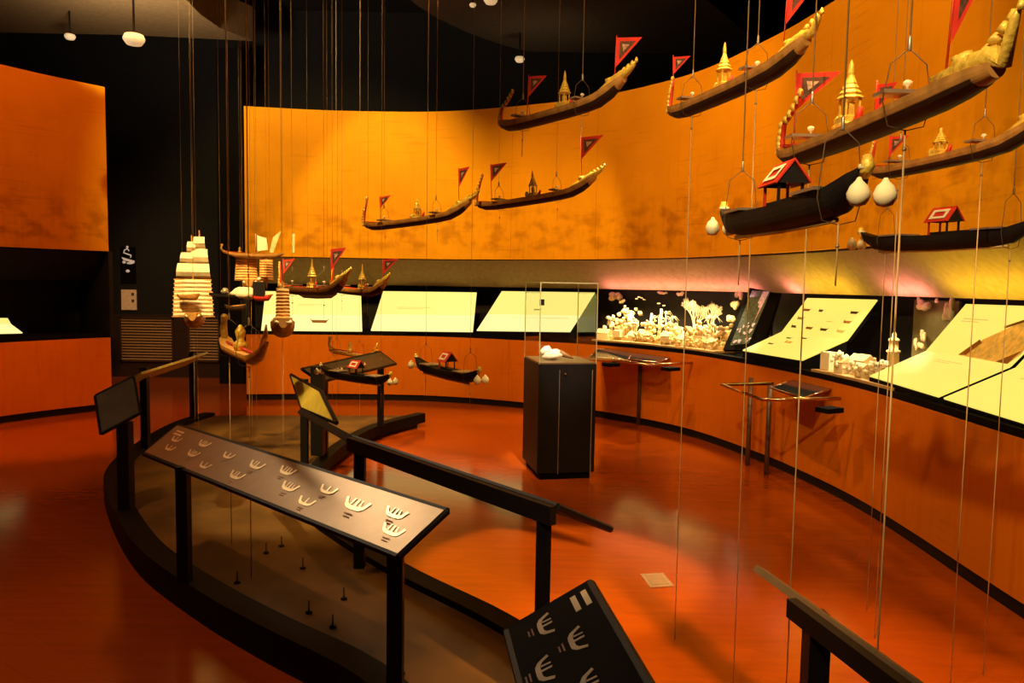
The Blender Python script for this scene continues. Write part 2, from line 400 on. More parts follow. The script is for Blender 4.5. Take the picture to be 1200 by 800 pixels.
struct(LW.strip(0.0, LW.len, [(0.50, 1.60), (0.52, 1.60), (0.16, 1.99), (0.13, 1.96)]).build('trim_3', M_DARK))
# end cheeks of the recess
for C in (RW, LW):
    p = C.at(0, 0.45); t = (C.p[1] - C.p[0]).normalized(); a = math.atan2(C.n[0].y, C.n[0].x)
    struct(MB().box((p.x - t.x * 0.03, p.y - t.y * 0.03, 1.44), (0.86, 0.05, 1.06), a).build('trim_4', M_DARK))
# black pillar beside the curved wall
struct(MB().box((-4.42, 12.3, 2.59), (0.38, 0.5, 5.18)).build('pillar', mat('matt_black_column', (0.006, 0.005, 0.005), 0.9, spec=0.1)))
# door recess with louvred panels on the back wall, sign and notice
def on_back(x, y, off=0.0): return at_y(x, y, 12.8 - off)
dr = struct(MB().slab([on_back(132, 368, .03), on_back(262, 368, .03), on_back(262, 447, .03), on_back(132, 447, .03)], -0.03, (0, -1, 0)).build('door_1', mat('dark_brown_door', (0.030, 0.012, 0.008), 0.5)))
for x0, x1, label in ((141, 205, 'wider louvred vent at the left of the dark back wall'), (221, 259, 'narrower louvred vent at the right, behind the cream-sailed junk')):
    a, b = on_back(x0, 371, .05), on_back(x1, 424, .05)
    W, Hh = b.x - a.x, a.z - b.z
    t = thing('louvred_vent', label, 'vent', ((a.x + b.x) / 2, 12.72, b.z), 0, 'louvred vents')
    f = MB()
    f.box((0, 0, 0.015), (W, 0.03, 0.03)).box((0, 0, Hh - 0.015), (W, 0.03, 0.03)).box((-W/2 + .015, 0, Hh/2), (0.03, 0.03, Hh)).box((W/2 - .015, 0, Hh/2), (0.03, 0.03, Hh))
    f.build('frame', M_LOUVRE, t)
    n = 15; me = None
    for i in range(n):
        zc = 0.045 + (Hh - 0.09) * i / (n - 1)
        if me is None:
            s0 = MB().add([(-W/2+.03, -.016, -.008), (W/2-.03, -.016, -.008), (W/2-.03, .010, .014), (-W/2+.03, .010, .014), (-W/2+.03, -.014, -.014), (W/2-.03, -.014, -.014), (W/2-.03, .012, .008), (-W/2+.03, .012, .008)],
                          [(0,1,2,3), (7,6,5,4), (0,4,5,1), (1,5,6,2), (2,6,7,3), (3,7,4,0)]).build('slat', mat('bronze_slat', (0.30, 0.17, 0.08), 0.4), t, (0, 0, zc)); me = s0.data
        else:
            o = bpy.data.objects.new('slat', me); COL.objects.link(o); o.parent = t; o.location = (0, 0, zc)
t = thing('wall_sign', 'black sign with white curled emblem on the dark back wall', 'sign', on_back(150, 331, .03))
a, b = on_back(141, 289, .03), on_back(159.5, 331, .03); W, Hh = b.x - a.x, a.z - b.z
MB().box((0, 0.014, Hh/2), (W, 0.02, Hh)).build('sign_board', M_BLACKP, t)
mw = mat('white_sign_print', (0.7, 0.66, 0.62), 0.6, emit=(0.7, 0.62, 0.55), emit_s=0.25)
e = MB()
e.tube([(0.03, 0, .52), (0.0, 0, .56), (-.05, 0, .53), (-.06, 0, .49), (0, 0, .47), (.06, 0, .45), (.05, 0, .41)], 0.012, 6)
e.add([(-.10, -.002, .42), (.12, -.002, .36), (.11, -.002, .32), (-.07, -.002, .37), (-.10, .006, .42), (.12, .006, .36), (.11, .006, .32), (-.07, .006, .37)], [(0,1,2,3), (7,6,5,4), (0,4,5,1), (1,5,6,2), (2,6,7,3), (3,7,4,0)])
e.blob((0, 0, .585), (.022, .006, .022), 1, jit=0).blob((-.06, 0, .335), (.03, .006, .022), 2, jit=.1).blob((.04, 0, .32), (.06, .006, .018), 3, jit=.1)
e.build('emblem', mw, t)
MB().blob((0, 0, 0.19), (.035, .006, .025), 3, jit=.05).build('small_mark', mw, t)
t = thing('wall_notice', 'cream notice card with two dark squares below the black sign', 'notice', on_back(151, 363, .03))
a, b = on_back(142.5, 339, .03), on_back(160.5, 363, .03); W, Hh = b.x - a.x, a.z - b.z
MB().box((0, 0.014, Hh/2), (W, 0.02, Hh)).build('card', M_NOTICE, t)
for zz in (0.78, 0.45): MB().box((W * .28, 0.0, Hh * zz), (.04, .006, .045)).build('dark_square', M_PRINT, t)

# ------------------------------------------------------------------ crescent platform
PZ = 0.12
outer = spline([(-3.45, 8.55), (-3.52, 7.9), (-3.42, 7.0), (-3.18, 5.97), (-2.78, 5.21), (-2.10, 4.22), (-1.51, 3.61), (-1.06, 3.22), (-0.55, 2.80), (-0.25, 2.3), (-0.06, 1.7), (0.02, 1.0)], 0.15)
inner = spline([(-0.98, 8.72), (-1.36, 7.95), (-1.50, 7.2), (-1.53, 6.4), (-1.44, 5.6), (-1.24, 4.95), (-0.87, 4.40), (-0.45, 3.88), (0.03, 3.36), (0.42, 2.75), (0.7, 2.1), (0.9, 1.0)], 0.15)
pl = thing('exhibit_platform', 'low crescent shaped platform with mottled grey top and dark curb', 'platform', (-2.0, 5.5, 0))
OX = Vector((2.0, -5.5, 0))
def inset(C, d):
    out = []
    for i, p in enumerate(C):
        t = (C[min(i+1, len(C)-1)] - C[max(i-1, 0)]).normalized(); out.append(p + Vector((t.y, -t.x)) * d)
    return out
def resample(C, n):
    L = [0.0]
    for i in range(1, len(C)): L.append(L[-1] + (C[i] - C[i-1]).length)
    out = []
    for k in range(n):
        u = L[-1] * k / (n - 1); i = 1
        while i < len(L) - 1 and L[i] < u: i += 1
        f = (u - L[i-1]) / (L[i] - L[i-1]); out.append(C[i-1].lerp(C[i], f))
    return out
N_ = 60
oi = inset(outer, -0.13); ii = inset(inner, 0.11)
if (oi[20] - Vector((0, 5))).length > (outer[20] - Vector((0, 5))).length: oi = inset(outer, 0.13)
if (ii[20] - Vector((-3, 5))).length > (inner[20] - Vector((-3, 5))).length: ii = inset(inner, -0.11)
ro, ri, roi, rii = (resample(c, N_) for c in (outer, inner, oi, ii))
def ribbon(A, B, z0, z1):
    mb = MB(); vs = []; fs = []
    for a, b in zip(A, B):
        vs += [(a.x + 2, a.y - 5.5, z0), (b.x + 2, b.y - 5.5, z0), (b.x + 2, b.y - 5.5, z1), (a.x + 2, a.y - 5.5, z1)]
    for i in range(len(A) - 1):
        for j in range(4): j2 = (j + 1) % 4; fs.append((i*4+j, i*4+j2, (i+1)*4+j2, (i+1)*4+j))
    fs += [(0, 1, 2, 3), tuple((len(A)-1)*4 + j for j in (3, 2, 1, 0))]
    return mb.add(vs, fs)
ribbon(roi, rii, 0.0, PZ).build('deck', M_PLAT, pl)
ribbon(ro, roi, 0.0, PZ + 0.035).build('curb', M_CURB, pl)
ribbon(rii, ri, 0.05, PZ + 0.035).build('curb', M_CURB, pl)

for x, y in ((312, 648), (278, 683), (355, 666), (362, 718), (390, 735), (403, 702), (330, 640), (470, 790)):
    p = at_z(x, y, PZ) + OX
    MB().lathe([(.016, 0), (.016, .008), (.004, .010), (.003, .06)], (p.x, p.y, PZ), 8).build('cord_anchor', M_BLACK, pl)
# ------------------------------------------------------------------ reading rails
def icon(parent, o, ux, uy, s, m, style=0):
    """small printed barge: crescent hull, masts and two caption strokes, lying 1 mm proud of the panel"""
    n = ux.cross(uy).normalized() * 0.0012
    P = lambda a, b: Vector(o) + ux * (a * s) + uy * (b * s) + n
    mb = MB()
    def poly(pts): mb.slab([P(*p) for p in pts], 0.001, n.normalized())
    up, dn = [], []
    for k in range(9):
        a = -1 + 2 * k / 8; up.append((a * .43, .0 + .26 * abs(a) ** 5)); dn.append((a * .53, -.13 + .36 * abs(a) ** 4.5))
    for k in range(8): poly([up[k], up[k+1], dn[k+1], dn[k]][::-1])
    poly([(-.04, .0), (.04, .0), (.06, .25), (-.01, .27)])
    if style != 1: poly([(-.22, .02), (-.16, .02), (-.12, .26), (-.18, .26)])
    if style == 2: poly([(.16, .02), (.22, .02), (.20, .24), (.15, .24)])
    mb.build('printed_icon', m, parent)
    c = MB()
    c.slab([P(-.18, -.30), P(.16, -.30), P(.16, -.26), P(-.18, -.26)], 0.001, n.normalized())
    c.slab([P(-.14, -.40), P(.12, -.40), P(.12, -.36), P(-.14, -.36)], 0.001, n.normalized())
    c.build('caption_strokes', M_MARKR, parent)
def rail(label, quad, posts, m_top, icons=None, marks=M_MARK, title=None, fascia=True, t=0.022, post_w=0.055, extra=None, cat='reading rail', edge=True):
    """quad: low edge a-b, high edge c-d (a->b->c->d counter-clockwise seen from above)"""
    a, b, c, d = (Vector(p) for p in quad)
    base = Vector(((a.x + b.x) / 2, (a.y + b.y) / 2, posts[0][2] if posts else 0))
    r = thing('reading_rail', label, cat, base)
    R = lambda p: Vector(p) - base
    n = (b - a).cross(d - a).normalized()
    if n.z < 0: n = -n
    MB().slab([R(p) for p in (a, b, c, d)], t, n).build('reading_panel', m_top, r)
    fr = MB()
    for p, q_ in ((a, b), (b, c), (c, d), (d, a)):
        fr.tube([R(p) - n * t * .5, R(q_) - n * t * .5], t * .62, 6, False)
    if edge: fr.build('panel_edge', M_BLACK, r)
    for p in posts:
        top = p[3]
        MB().box((p[0] - base.x, p[1] - base.y, (p[2] + top) / 2 - base.z), (post_w, post_w, top - p[2])).build('post', M_BLACK, r)
    if icons:
        ux = (b - a).normalized(); uy = (d - a); W = uy.length; uy = uy.normalized(); Lx = (b - a).length
        for (fx, fy, s, st) in icons: icon(r, R(a) + ux * (fx * Lx) + uy * (fy * W), ux, uy, s, marks, st)
        if title:
            for k in range(2):
                o = R(a) + ux * (title[0] * Lx) + uy * (title[1] * W - k * 0.022) + n * 0.0012
                MB().slab([o, o + ux * title[2], o + ux * title[2] + uy * 0.012, o + uy * 0.012], 0.001, n).build('title_stroke', marks, r)
    if extra: extra(r, base)
    return r
def uzl(x, y, z): return at_z(x, y, z)
# front rail: bronze panel with rows of printed barges
A, D = at_z(168, 530, .73), at_z(465, 650, .73); Bq, Cq = at_z(208, 497, .845), at_z(523, 596, .845)
ic1 = [(.07, .58, .10, 1), (.085, .32, .10, 1), (.20, .70, .11, 2), (.20, .38, .11, 2), (.29, .22, .10, 1), (.335, .62, .10, 1), (.43, .26, .12, 0), (.46, .62, .12, 0),
       (.57, .72, .12, 2), (.62, .42, .12, 2), (.70, .26, .11, 1), (.73, .62, .11, 1), (.83, .52, .15, 2), (.935, .62, .12, 2), (.955, .32, .12, 2)]
rail('long bronze reading panel on two black posts nearest the front left', [A, D, Cq, Bq],
     [(-1.60, 3.70, PZ + .035, .735), (-0.40, 2.66, PZ + .035, .735)], M_BRONZE, ic1, mat('pale_gold_print', (1.0, 0.78, 0.48), 0.36, metal=0.5), (.03, .80, .09))
# rail on the inner side, seen from behind
a2, b2 = at_z(415, 510, .85), at_z(655, 590, .85)
off = Vector((.22, .18, -.14))
def fas(r, base):
    m = MB(); u = (b2 - a2).normalized()
    p, q_ = a2 - base, b2 - base
    m.slab([p + Vector((-.01, -.01, -.005)), q_ + Vector((-.01, -.01, -.005)), q_ + Vector((-.01, -.01, -.075)), p + Vector((-.01, -.01, -.075))], .03)
    m.build('fascia_bar', M_BLACK, r)
rail('black rail seen from behind, between the front panel and the glass case', [b2 + off, a2 + off, a2, b2],
     [(-.78, 3.93, PZ + .035, .83), (.13, 2.82, PZ, .83)], M_BLACKP, extra=fas)
# panel, its olive reflection painted as colour, with a bar running to the rail above
P1, P2, P3, P4 = at_z(340, 438, .98), at_z(375, 457, .98), at_z(393, 494, .85), at_z(353, 477, .85)
def bar3(r, base):
    MB().tube([P4 - base + Vector((0, 0, -.03)), a2 - base + Vector((-.02, .03, -.03))], .026, 4, False).build('rail_bar', M_BLACK, r)
    p = at_z(373, 545, PZ)
    MB().box((p.x - base.x, p.y - base.y, PZ / 2 + .48 - base.z + .04), (.10, .10, .86 - PZ)).build('post', M_BLACK, r)
p = at_z(357, 545, PZ)
rail('tilted panel with a painted olive reflection behind the front rail', [P4, P3, P2, P1], [(p.x, p.y, PZ, .84)], mat('olive_reflection_panel', (0.60, 0.46, 0.07), 0.4), extra=bar3)
# far panel on two posts
B4, C4, A4, D4 = at_z(377, 447, .80), at_z(465, 426, .80), at_z(355, 432, .93), at_z(446, 412, .93)
pa, pb = B4.lerp(C4, .04), at_z(446, 503, PZ)
rail('far black reading panel on posts under the two hanging barges', [B4, C4, D4, A4],
     [(pa.x - .02, pa.y + .03, PZ, .81), (pb.x, pb.y, PZ + .035, .82)], mat('brown_black_panel', (0.05, 0.033, 0.02), 0.4), [(.12, .45, .13, 1), (.30, .5, .13, 0), (.45, .5, .13, 2), (.60, .5, .13, 1)], post_w=.06)
# steep dark panel at the left end
A5, B5, C5, D5 = at_y(118.5, 507, 4.78), at_y(163.5, 483, 4.95), at_y(156, 441, 5.10), at_y(120.5, 456, 4.93)
D5 = A5 + (C5 - B5)
rail('small steep dark panel on one post at the far left', [A5, B5, C5, D5], [(-2.49, 4.90, PZ + .035, .72)], mat('dark_smoky_panel', (0.03, 0.02, 0.015), 0.5, var=.5, scale=6, spec=.2), post_w=.075)
# thin rail running back from it
a6, b6 = at_z(165, 436, .88), at_z(243, 412, .88)
o6 = Vector((-.20, -.05, -.12))
p6, q6 = at_z(171, 527, PZ), at_z(227, 493, PZ)
rail('narrow rail with a yellow-lit edge before the louvred vents', [a6 + o6, b6 + o6, b6, a6][::-1], [(p6.x, p6.y, PZ, .86), (q6.x, q6.y, PZ, .86)], mat('lit_olive_edge', (0.55, 0.43, 0.09), 0.4), post_w=.06, edge=False)  # olive colour stands in for yellow light on the edge
# near black panel at the bottom edge
a7, b7 = at_z(593, 737, .73), at_z(690, 680, .85)
dv = Vector((0.125, -0.99, 0)) * 0.95
ic7 = [(.10, .37, .105, 0), (.255, .60, .105, 0), (.30, .22, .105, 0), (.46, .55, .105, 2), (.50, .22, .105, 0), (.65, .5, .105, 0)]
w7 = (b7 - a7)
def seven(r, base):
    ux = -(w7.cross(Vector((0, 0, 1)))).normalized()
    ux = dv.normalized(); uy = w7.normalized(); n = ux.cross(uy).normalized(); W = w7.length
    for (fx, fy, s, st) in ic7: icon(r, a7 - base + ux * fx * .95 + uy * fy * W, ux, uy, s, M_MARK, st)
    for k in range(2):
        o = a7 - base + ux * 0.035 + uy * (W * .86 - k * .032) + n * .0012
        MB().slab([o, o + ux * .085, o + ux * .085 + uy * .016, o + uy * .016], .001, n).build('title_stroke', M_MARK, r)
rail('near black panel with pale printed barges at the bottom edge', [a7, a7 + dv, b7 + dv, b7], [(.14, 1.5, PZ, .76)], M_BLACKP, None, post_w=.07, extra=seven)
# rail in the lower right corner
a8, b8 = at_z(886, 661, .75), at_z(1090, 808, .75)
o8 = Vector((.20, .06, -.12))
p8 = a8.lerp(b8, .42)
def fas8(r, base):
    p, q_ = a8.lerp(b8, .33) - base, b8 - base
    MB().slab([p + Vector((-.012, 0, -.005)), q_ + Vector((-.012, 0, -.005)), q_ + Vector((-.012, 0, -.06)), p + Vector((-.012, 0, -.06))], .03).build('fascia_bar', M_BLACK, r)
rail('dark rail on a black post in the lower right corner', [b8 + o8 * .22, a8 + o8 * .22, a8, b8], [(p8.x + .01, p8.y, PZ + .035, .73)], mat('brown_rail_cap', (0.09, 0.055, 0.022), 0.5), post_w=.06, extra=fas8, edge=False)

# ------------------------------------------------------------------ glass display case
pc = at_z(629, 563, 0); rz = math.radians(11)
pd = thing('display_case', 'tall black plinth with a clear glass case on top', 'display case', (pc.x, pc.y, 0), rz)
PW, PD, PH, GH = 0.50, 0.60, 0.985, 1.66
bm_ = MB().box((PW/2, PD/2, .5 * (PH + .06)), (PW, PD, PH - .06)); bm_.build('plinth', M_BLACK, pd)
MB().box((PW/2, PD/2, .03), (PW - .06, PD - .06, .06)).build('kick_base', M_BLACKP, pd)
MB().box((PW*.36, -.002, PH/2), (.004, .004, PH - .1)).box((PW*.93, -.002, PH/2), (.006, .004, PH - .1)).build('door_seam', M_GREY, pd)
MB().lathe([(.010, 0), (.010, .012), (.004, .013)], (PW * .46, 0, PH - .09), 10).build('lock', M_CHROME, pd)
MB().box((PW/2, PD/2, PH + .006), (PW - .01, PD - .01, .012)).build('top_tray', mat('brown_tray', (.14, .08, .035), .3), pd)
for i, (c, d) in enumerate((((PW/2, .006, 0), (PW, .008, 1)), ((PW/2, PD - .006, 0), (PW, .008, 1)), ((.006, PD/2, 0), (.008, PD - .03, 1)), ((PW - .006, PD/2, 0), (.008, PD - .03, 1)))):
    MB().box((c[0], c[1], (PH + .014 + GH) / 2), (d[0], d[1], GH - PH - .014)).build('glass_pane', M_GLASS, pd)
MB().box((PW/2, PD/2, GH + .005), (PW, PD, .008)).build('glass_lid', M_GLASS, pd)
ed = MB()
for x, y in ((.004, .004), (PW - .004, .004), (.004, PD - .004), (PW - .004, PD - .004)): ed.box((x, y, (PH + GH) / 2), (.007, .007, GH - PH))
for y in (.004, PD - .004): ed.box((PW/2, y, GH + .004), (PW, .007, .008))
for x in (.004, PW - .004): ed.box((x, PD/2, GH + .004), (.007, PD, .008))
ed.build('glass_edge', mat('pale_glass_edge', (.42, .36, .20), .25), pd)
MB().box((.02, .02, GH - .16), (.035, .035, .05)).build('glass_clamp', M_BLACK, pd)
# white carved shell inside
cpos = pd.location + Vector((PW * .35 * math.cos(rz) - PD*.45*math.sin(rz), PW*.35*math.sin(rz) + PD*.45*math.cos(rz), PH + .012))
sh = thing('shell_model', 'white model boat carving resting inside the glass case', 'model', cpos, rz)
MB().blob((0, 0, .045), (.10, .06, .045), 5, 12, 8, .22).blob((-.05, 0, .07), (.05, .04, .05), 6, 10, 7, .25).build('white_body', mat('bright_white_plaster', (.9, .85, .72), .6), sh)
MB().tube([(.07, 0, .06), (.13, -.01, .035), (.19, -.02, .012)], [.03, .02, .006], 8).build('dark_tail', mat('brown_keel', (.25, .13, .05), .5), sh)

# ------------------------------------------------------------------ recess exhibits
def wp(x, y, off): return RW.hit(x, y, off)[0]
def lit_panel(label, fl, fr, ml, mr, tl, tr, m=M_LIT, prints=None, group='backlit panels'):
    pts = [Vector(p) for p in (fl, fr, mr, ml, tl, tr)]
    zb = ZL + .047
    base = Vector(((fl.x + fr.x) / 2, (fl.y + fr.y) / 2, zb))
    t = thing('light_panel', label, 'light panel', base, 0, group)
    fl, fr, mr, ml, tl, tr = (p - base for p in pts)
    lo = MB().slab([fl, fr, mr, ml], .012); lo.build('lower_leaf', m, t)
    MB().slab([ml, mr, tr, tl], .012).build('upper_leaf', M_LITU if m is M_LITB else m, t)
    bk = MB()                                # black stand under the leaves
    o = Vector((0, 0, -.014)); g = lambda p: Vector((p.x, p.y, 0))
    vs = [fl + o, fr + o, mr + o, ml + o, g(fl), g(fr), g(mr), g(ml)]
    bk.add(vs, [(0,1,2,3), (7,6,5,4), (0,4,5,1), (1,5,6,2), (2,6,7,3), (3,7,4,0)])
    nb = ((mr - ml).cross(tl - ml)).normalized()
    if nb.z > 0: nb = -nb
    bk.slab([ml + nb * .016, mr + nb * .016, tr + nb * .016, tl + nb * .016], -.03, nb)
    bk.build('stand', M_BLACKP, t)
    if prints: prints(t, fl, fr, mr, ml, tl, tr)
    return t
def leafpt(a, b, c, d, u, v): return a.lerp(b, u).lerp(d.lerp(c, u), v)
def hull_print(t, q, u, v, s, m):
    a, b, c, d = q
    n = (b - a).cross(d - a).normalized()
    if n.z < 0: n = -n
    ex = (b - a).normalized(); ey = (d - a).normalized(); o = leafpt(a, b, c, d, u, v) + n * .002
    pts = [(-.5, .22), (-.38, .06), (.38, .06), (.5, .22), (.34, -.14), (-.34, -.14)]
    MB().slab([o + ex * x * s + ey * y * s for x, y in pts], .001, n).build('printed_boat', m, t)
def lines_print(t, q, u0, u1, v, k=2):
    a, b, c, d = q
    n = (b - a).cross(d - a).normalized()
    if n.z < 0: n = -n
    for i in range(k):
        p, r_ = leafpt(a, b, c, d, u0, v - .05 * i) + n * .002, leafpt(a, b, c, d, u1 - .08 * i, v - .05 * i) + n * .002
        up = (d - a).normalized() * .006
        MB().slab([p, r_, r_ + up, p + up], .001, n).build('text_line', mat('faint_text_print', (.35, .28, .10), .7, emit=(.8, .62, .18), emit_s=.6), t)
def back_panel(x0b, x1b, x0t, x1t, label, pr=None):
    y0, ym, y1 = 387, 368, 341
    dx = lambda t: x0b + (x0t - x0b) * t
    ex = lambda t: x1b + (x1t - x1b) * t
    fl, fr = wp(x0b, y0, .06), wp(x1b, y0 + 1.5, .06)
    fm = .42
    ml, mr = wp(dx(fm), ym, .30), wp(ex(fm), ym + 1.5, .30)
    tl, tr = wp(x0t, y1, .46), wp(x1t, y1 + 1.5, .46)
    return lit_panel(label, fl, fr, ml, mr, tl, tr, M_LITB, pr)
back_panel(306, 424.5, 311, 423, 'leftmost backlit panel with a small dark boat, beyond the hanging barges',
           lambda t, fl, fr, mr, ml, tl, tr: (hull_print(t, (fl, fr, mr, ml), .57, .62, .27, M_PRINTB), lines_print(t, (ml, mr, tr, tl), .35, .6, .45)))
back_panel(434.5, 554, 449, 558.5, 'second backlit panel from the left, plain, before the black boat',
           lambda t, fl, fr, mr, ml, tl, tr: lines_print(t, (ml, mr, tr, tl), .2, .55, .3))
back_panel(558.5, 668, 588, 697, 'backlit panel seen through the glass case',
           lambda t, fl, fr, mr, ml, tl, tr: (hull_print(t, (ml, mr, tr, tl), .52, .25, .14, M_PRINT), lines_print(t, (fl, fr, mr, ml), .3, .9, .8, 1)))
def p4(t, fl, fr, mr, ml, tl, tr):
    U = (ml, mr, tr, tl)
    k = 0
    for v in (.62, .38, .14):
        for u in (.14, .38, .60, .84):
            hull_print(t, U, u, v + .05, .125, [M_PRINTB, M_PRINT, mat('olive_print', (.4, .32, .06), .7)][(k * 7 + k // 3) % 3]); k += 1
    Lq = (fl, fr, mr, ml)
    hull_print(t, Lq, .40, .62, .16, M_PRINTY); hull_print(t, Lq, .2, .45, .10, M_PRINT); hull_print(t, Lq, .28, .78, .09, M_PRINT); hull_print(t, Lq, .48, .85, .10, M_PRINT)
lit_panel('backlit open panel with rows of small boat pictures, above the brass table', wp(870, 410, .06), wp(940, 421.5, .06), wp(916, 388.5, .34), wp(992.5, 398, .34), wp(946, 349, .55), wp(1027.5, 351, .55), M_LIT, p4)
def p5(t, fl, fr, mr, ml, tl, tr):
    U = (ml, mr, tr, tl); n = (mr - ml).cross(tl - ml).normalized()
    if n.z < 0: n = -n
    fan = [(.42, .03), (.97, .02), (1.0, .2), (.97, .52), (.92, .85), (.80, .82), (.62, .62), (.5, .35)]
    MB().slab([leafpt(*U, u, v) + n * .002 for u, v in fan], .001, n).build('printed_map', M_PRINTY, t)
    for pts in ([(.42, .03), (.5, .35), (.55, .30), (.5, .05)], [(.80, .82), (.92, .85), (.93, .80), (.82, .78), (.64, .58), (.62, .62)], [(.85, .02), (.97, .02), (.98, .25)]):
        MB().slab([leafpt(*U, u, v) + n * .004 for u, v in pts], .001, n).build('map_shading', M_PRINTB, t)
    lines_print(t, U, .12, .40, .70); lines_print(t, (fl, fr, mr, ml), .3, .62, .82)
lit_panel('large backlit open panel with a brown fan-shaped map', wp(1019, 440, .05), wp(1099, 464, .05), wp(1085, 411, .36), wp(1183, 428.5, .36), wp(1132, 356, .58), wp(1252, 360, .58), M_LIT, p5)
def p6(t, fl, fr, mr, ml, tl, tr): lines_print(t, (fl, fr, mr, ml), .2, .6, .85); hull_print(t, (fl, fr, mr, ml), .62, .35, .1, M_PRINT)
lit_panel('backlit panel cut off by the right edge, beside the map panel', wp(1105.5, 466, .05), wp(1240, 507, .05), wp(1190, 430.5, .36), wp(1330, 464, .36), wp(1256, 360, .58), wp(1420, 365, .58), M_LIT, p6)
# left recess: a small lit panel
def lw(x, y, off): return LW.hit(x, y, off)[0]
fl, fr, ml, mr, tl, tr = lw(-40, 391, .06), lw(26.5, 389.5, .06), lw(-40, 381, .22), lw(13, 379.5, .22), lw(-40, 372, .32), lw(9, 372.5, .32)
lit_panel('small backlit panel in the left wall recess at the left edge', fl, fr, ml, mr, tl, tr, M_LITB)

# black leaning photo board
fl, fr, tl, tr = wp(847, 410, .08), wp(893, 409, .20), wp(884.5, 323.5, .52), wp(919.5, 324.5, .60)
base = Vector(((fl.x + fr.x) / 2, (fl.y + fr.y) / 2, ZL + .047))
t = thing('photo_board', 'black leaning board with a pink and white photograph, beside the white forest model', 'display board', base)
fl, fr, tl, tr = (p - base for p in (fl, fr, tl, tr))
fl.z = max(fl.z, 0.0); fr.z = max(fr.z, 0.0)
n = (fr - fl).cross(tl - fl).normalized()
if n.z < 0: n = -n
MB().slab([fl, fr, tr, tl], .035, n).build('board', M_BLACKP, t)
def bq(u, v): return leafpt(fl, fr, tr, tl, u, v) + n * .002
MB().slab([bq(.15, .06), bq(.62, .08), bq(.72, .80), bq(.12, .80)], .001, n).build('photo_ground', M_PHOTOG, t)
MB().slab([bq(.40, .30), bq(.54, .32), bq(.68, .79), bq(.48, .79)], .0005, n).build('photo_trail', M_PHOTO, t)
rd = random.Random(4); mb = MB()
for i in range(22):
    u, v = rd.uniform(.17, .62), rd.uniform(.08, .38); p = bq(u, v) + n * .001; s = rd.uniform(.01, .028)
    mb.blob(p, (s, .0015, s * .8), i, 7, 5, .3)
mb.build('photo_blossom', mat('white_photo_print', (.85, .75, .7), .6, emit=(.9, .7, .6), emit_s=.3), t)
bk = MB(); bb = (tl + tr) / 2 - n * .04; bk.tube([bb, Vector((bb.x, bb.y, 0)) - n * .05], .012, 6); bk.build('strut', M_BLACK, t)

# white card forest diorama
def box_part(t, name, p, d, m, rz=0): return MB().box((p.x, p.y, p.z + d[2] / 2), d, rz).build(name, m, t)
rd = random.Random(11)
u0 = RW.hit(697, 400, .1)[1]; u1 = RW.hit(842, 412, .1)[1]
zc = ZL + .047
def diorama(label, u0, u1):
    q = RW.at((u0 + u1) / 2, .2)
    return thing('card_diorama', label, 'diorama', (q.x, q.y, zc))
def P(t, u, off, z=0.0):
    q = RW.at(u, off); return Vector((q.x - t.location.x, q.y - t.location.y, z))
t1 = diorama('white paper forest and village model in the recess beside the glass case', u0, u1)
def local_strip(t, u0, u1, prof, name, m):
    mb = RW.strip(u0, u1, prof); mb.uv = None
    mb.v = [(x - t.location.x, y - t.location.y, z) for x, y, z in mb.v]; return mb.build(name, m, t)
local_strip(t1, u0, u1, [(.03, 0), (.74, 0), (.74, .02), (.03, .02)], 'base', M_LEDGE)
local_strip(t1, u0, u1, [(.20, .02), (.74, .02), (.74, .06), (.20, .06)], 'raised_ground', M_PAPERY)
def house(t, u, off, z, w, d, h, roof=True):
    c = P(t, u, off, z); a = math.atan2(RW.at(u + .05).y - RW.at(u - .05).y, RW.at(u + .05).x - RW.at(u - .05).x)
    b = MB().box((c.x, c.y, c.z + h / 2), (w, d, h), a).build('card_house', M_PAPER, t)
    if roof:
        ca, sa = math.cos(a), math.sin(a)
        X = lambda x, y, zz: (c.x + x * ca - y * sa, c.y + x * sa + y * ca, c.z + zz)
        w2, d2 = w * .56, d * .6
        MB().add([X(-w2, -d2, h), X(w2, -d2, h), X(w2, d2, h), X(-w2, d2, h), X(-w2, 0, h + d * .5), X(w2, 0, h + d * .5)], [(0,1,5,4), (2,3,4,5), (0,4,3), (1,2,5), (0,3,2,1)]).build('roof', M_PAPERY, b)
def tree(t, u, off, z, h, r, seed, m=M_PAPERY):
    c = P(t, u, off, z)
    tr_ = MB().tube([c, c + Vector((0, 0, h * .6))], [h * .05, h * .03], 6).build('card_tree', M_PAPER, t)
    mb = MB(); rr = random.Random(seed)
    for i in range(22):
        mb.blob(c + Vector((rr.gauss(0, .42) * r, rr.gauss(0, .32) * r, h * .62 + rr.gauss(.05, .38) * r)), rr.uniform(.14, .30) * r, seed * 29 + i, 6, 4, .4)
    mb.build('foliage', m, tr_)
def palm(t, u, off, z, h, seed):
    c = P(t, u, off, z); tr_ = MB().tube([c, c + Vector((.01, 0, h * .5)), c + Vector((0, 0, h))], [.012, .008, .007], 6).build('card_palm', M_PAPER, t)
    mb = MB(); k = c + Vector((0, 0, h))
    for i in range(8):
        a = 2 * PI * i / 8 + seed; d = Vector((math.cos(a), math.sin(a) * .5, 0)); e = Vector((-d.y, d.x, 0)) * .016
        p1, p2 = k + d * .05 + Vector((0, 0, .022 * math.sin(i * 2.1 + 1))), k + d * .105 + Vector((0, 0, -.035 + .035 * math.sin(i * 1.7)))
        mb.slab([k - e * .3, p1 - e, p2, p1 + e, k + e * .3], .003, (0, 0, 1))
    mb.build('fronds', M_PAPER, tr_)
Lu = u1 - u0
for i in range(9): house(t1, u0 + Lu * (.04 + .105 * i + rd.uniform(-.02, .02)), rd.uniform(.14, .24), .06 if i % 2 else .02, rd.uniform(.10, .17), .10, rd.uniform(.06, .10), i % 3 != 1)
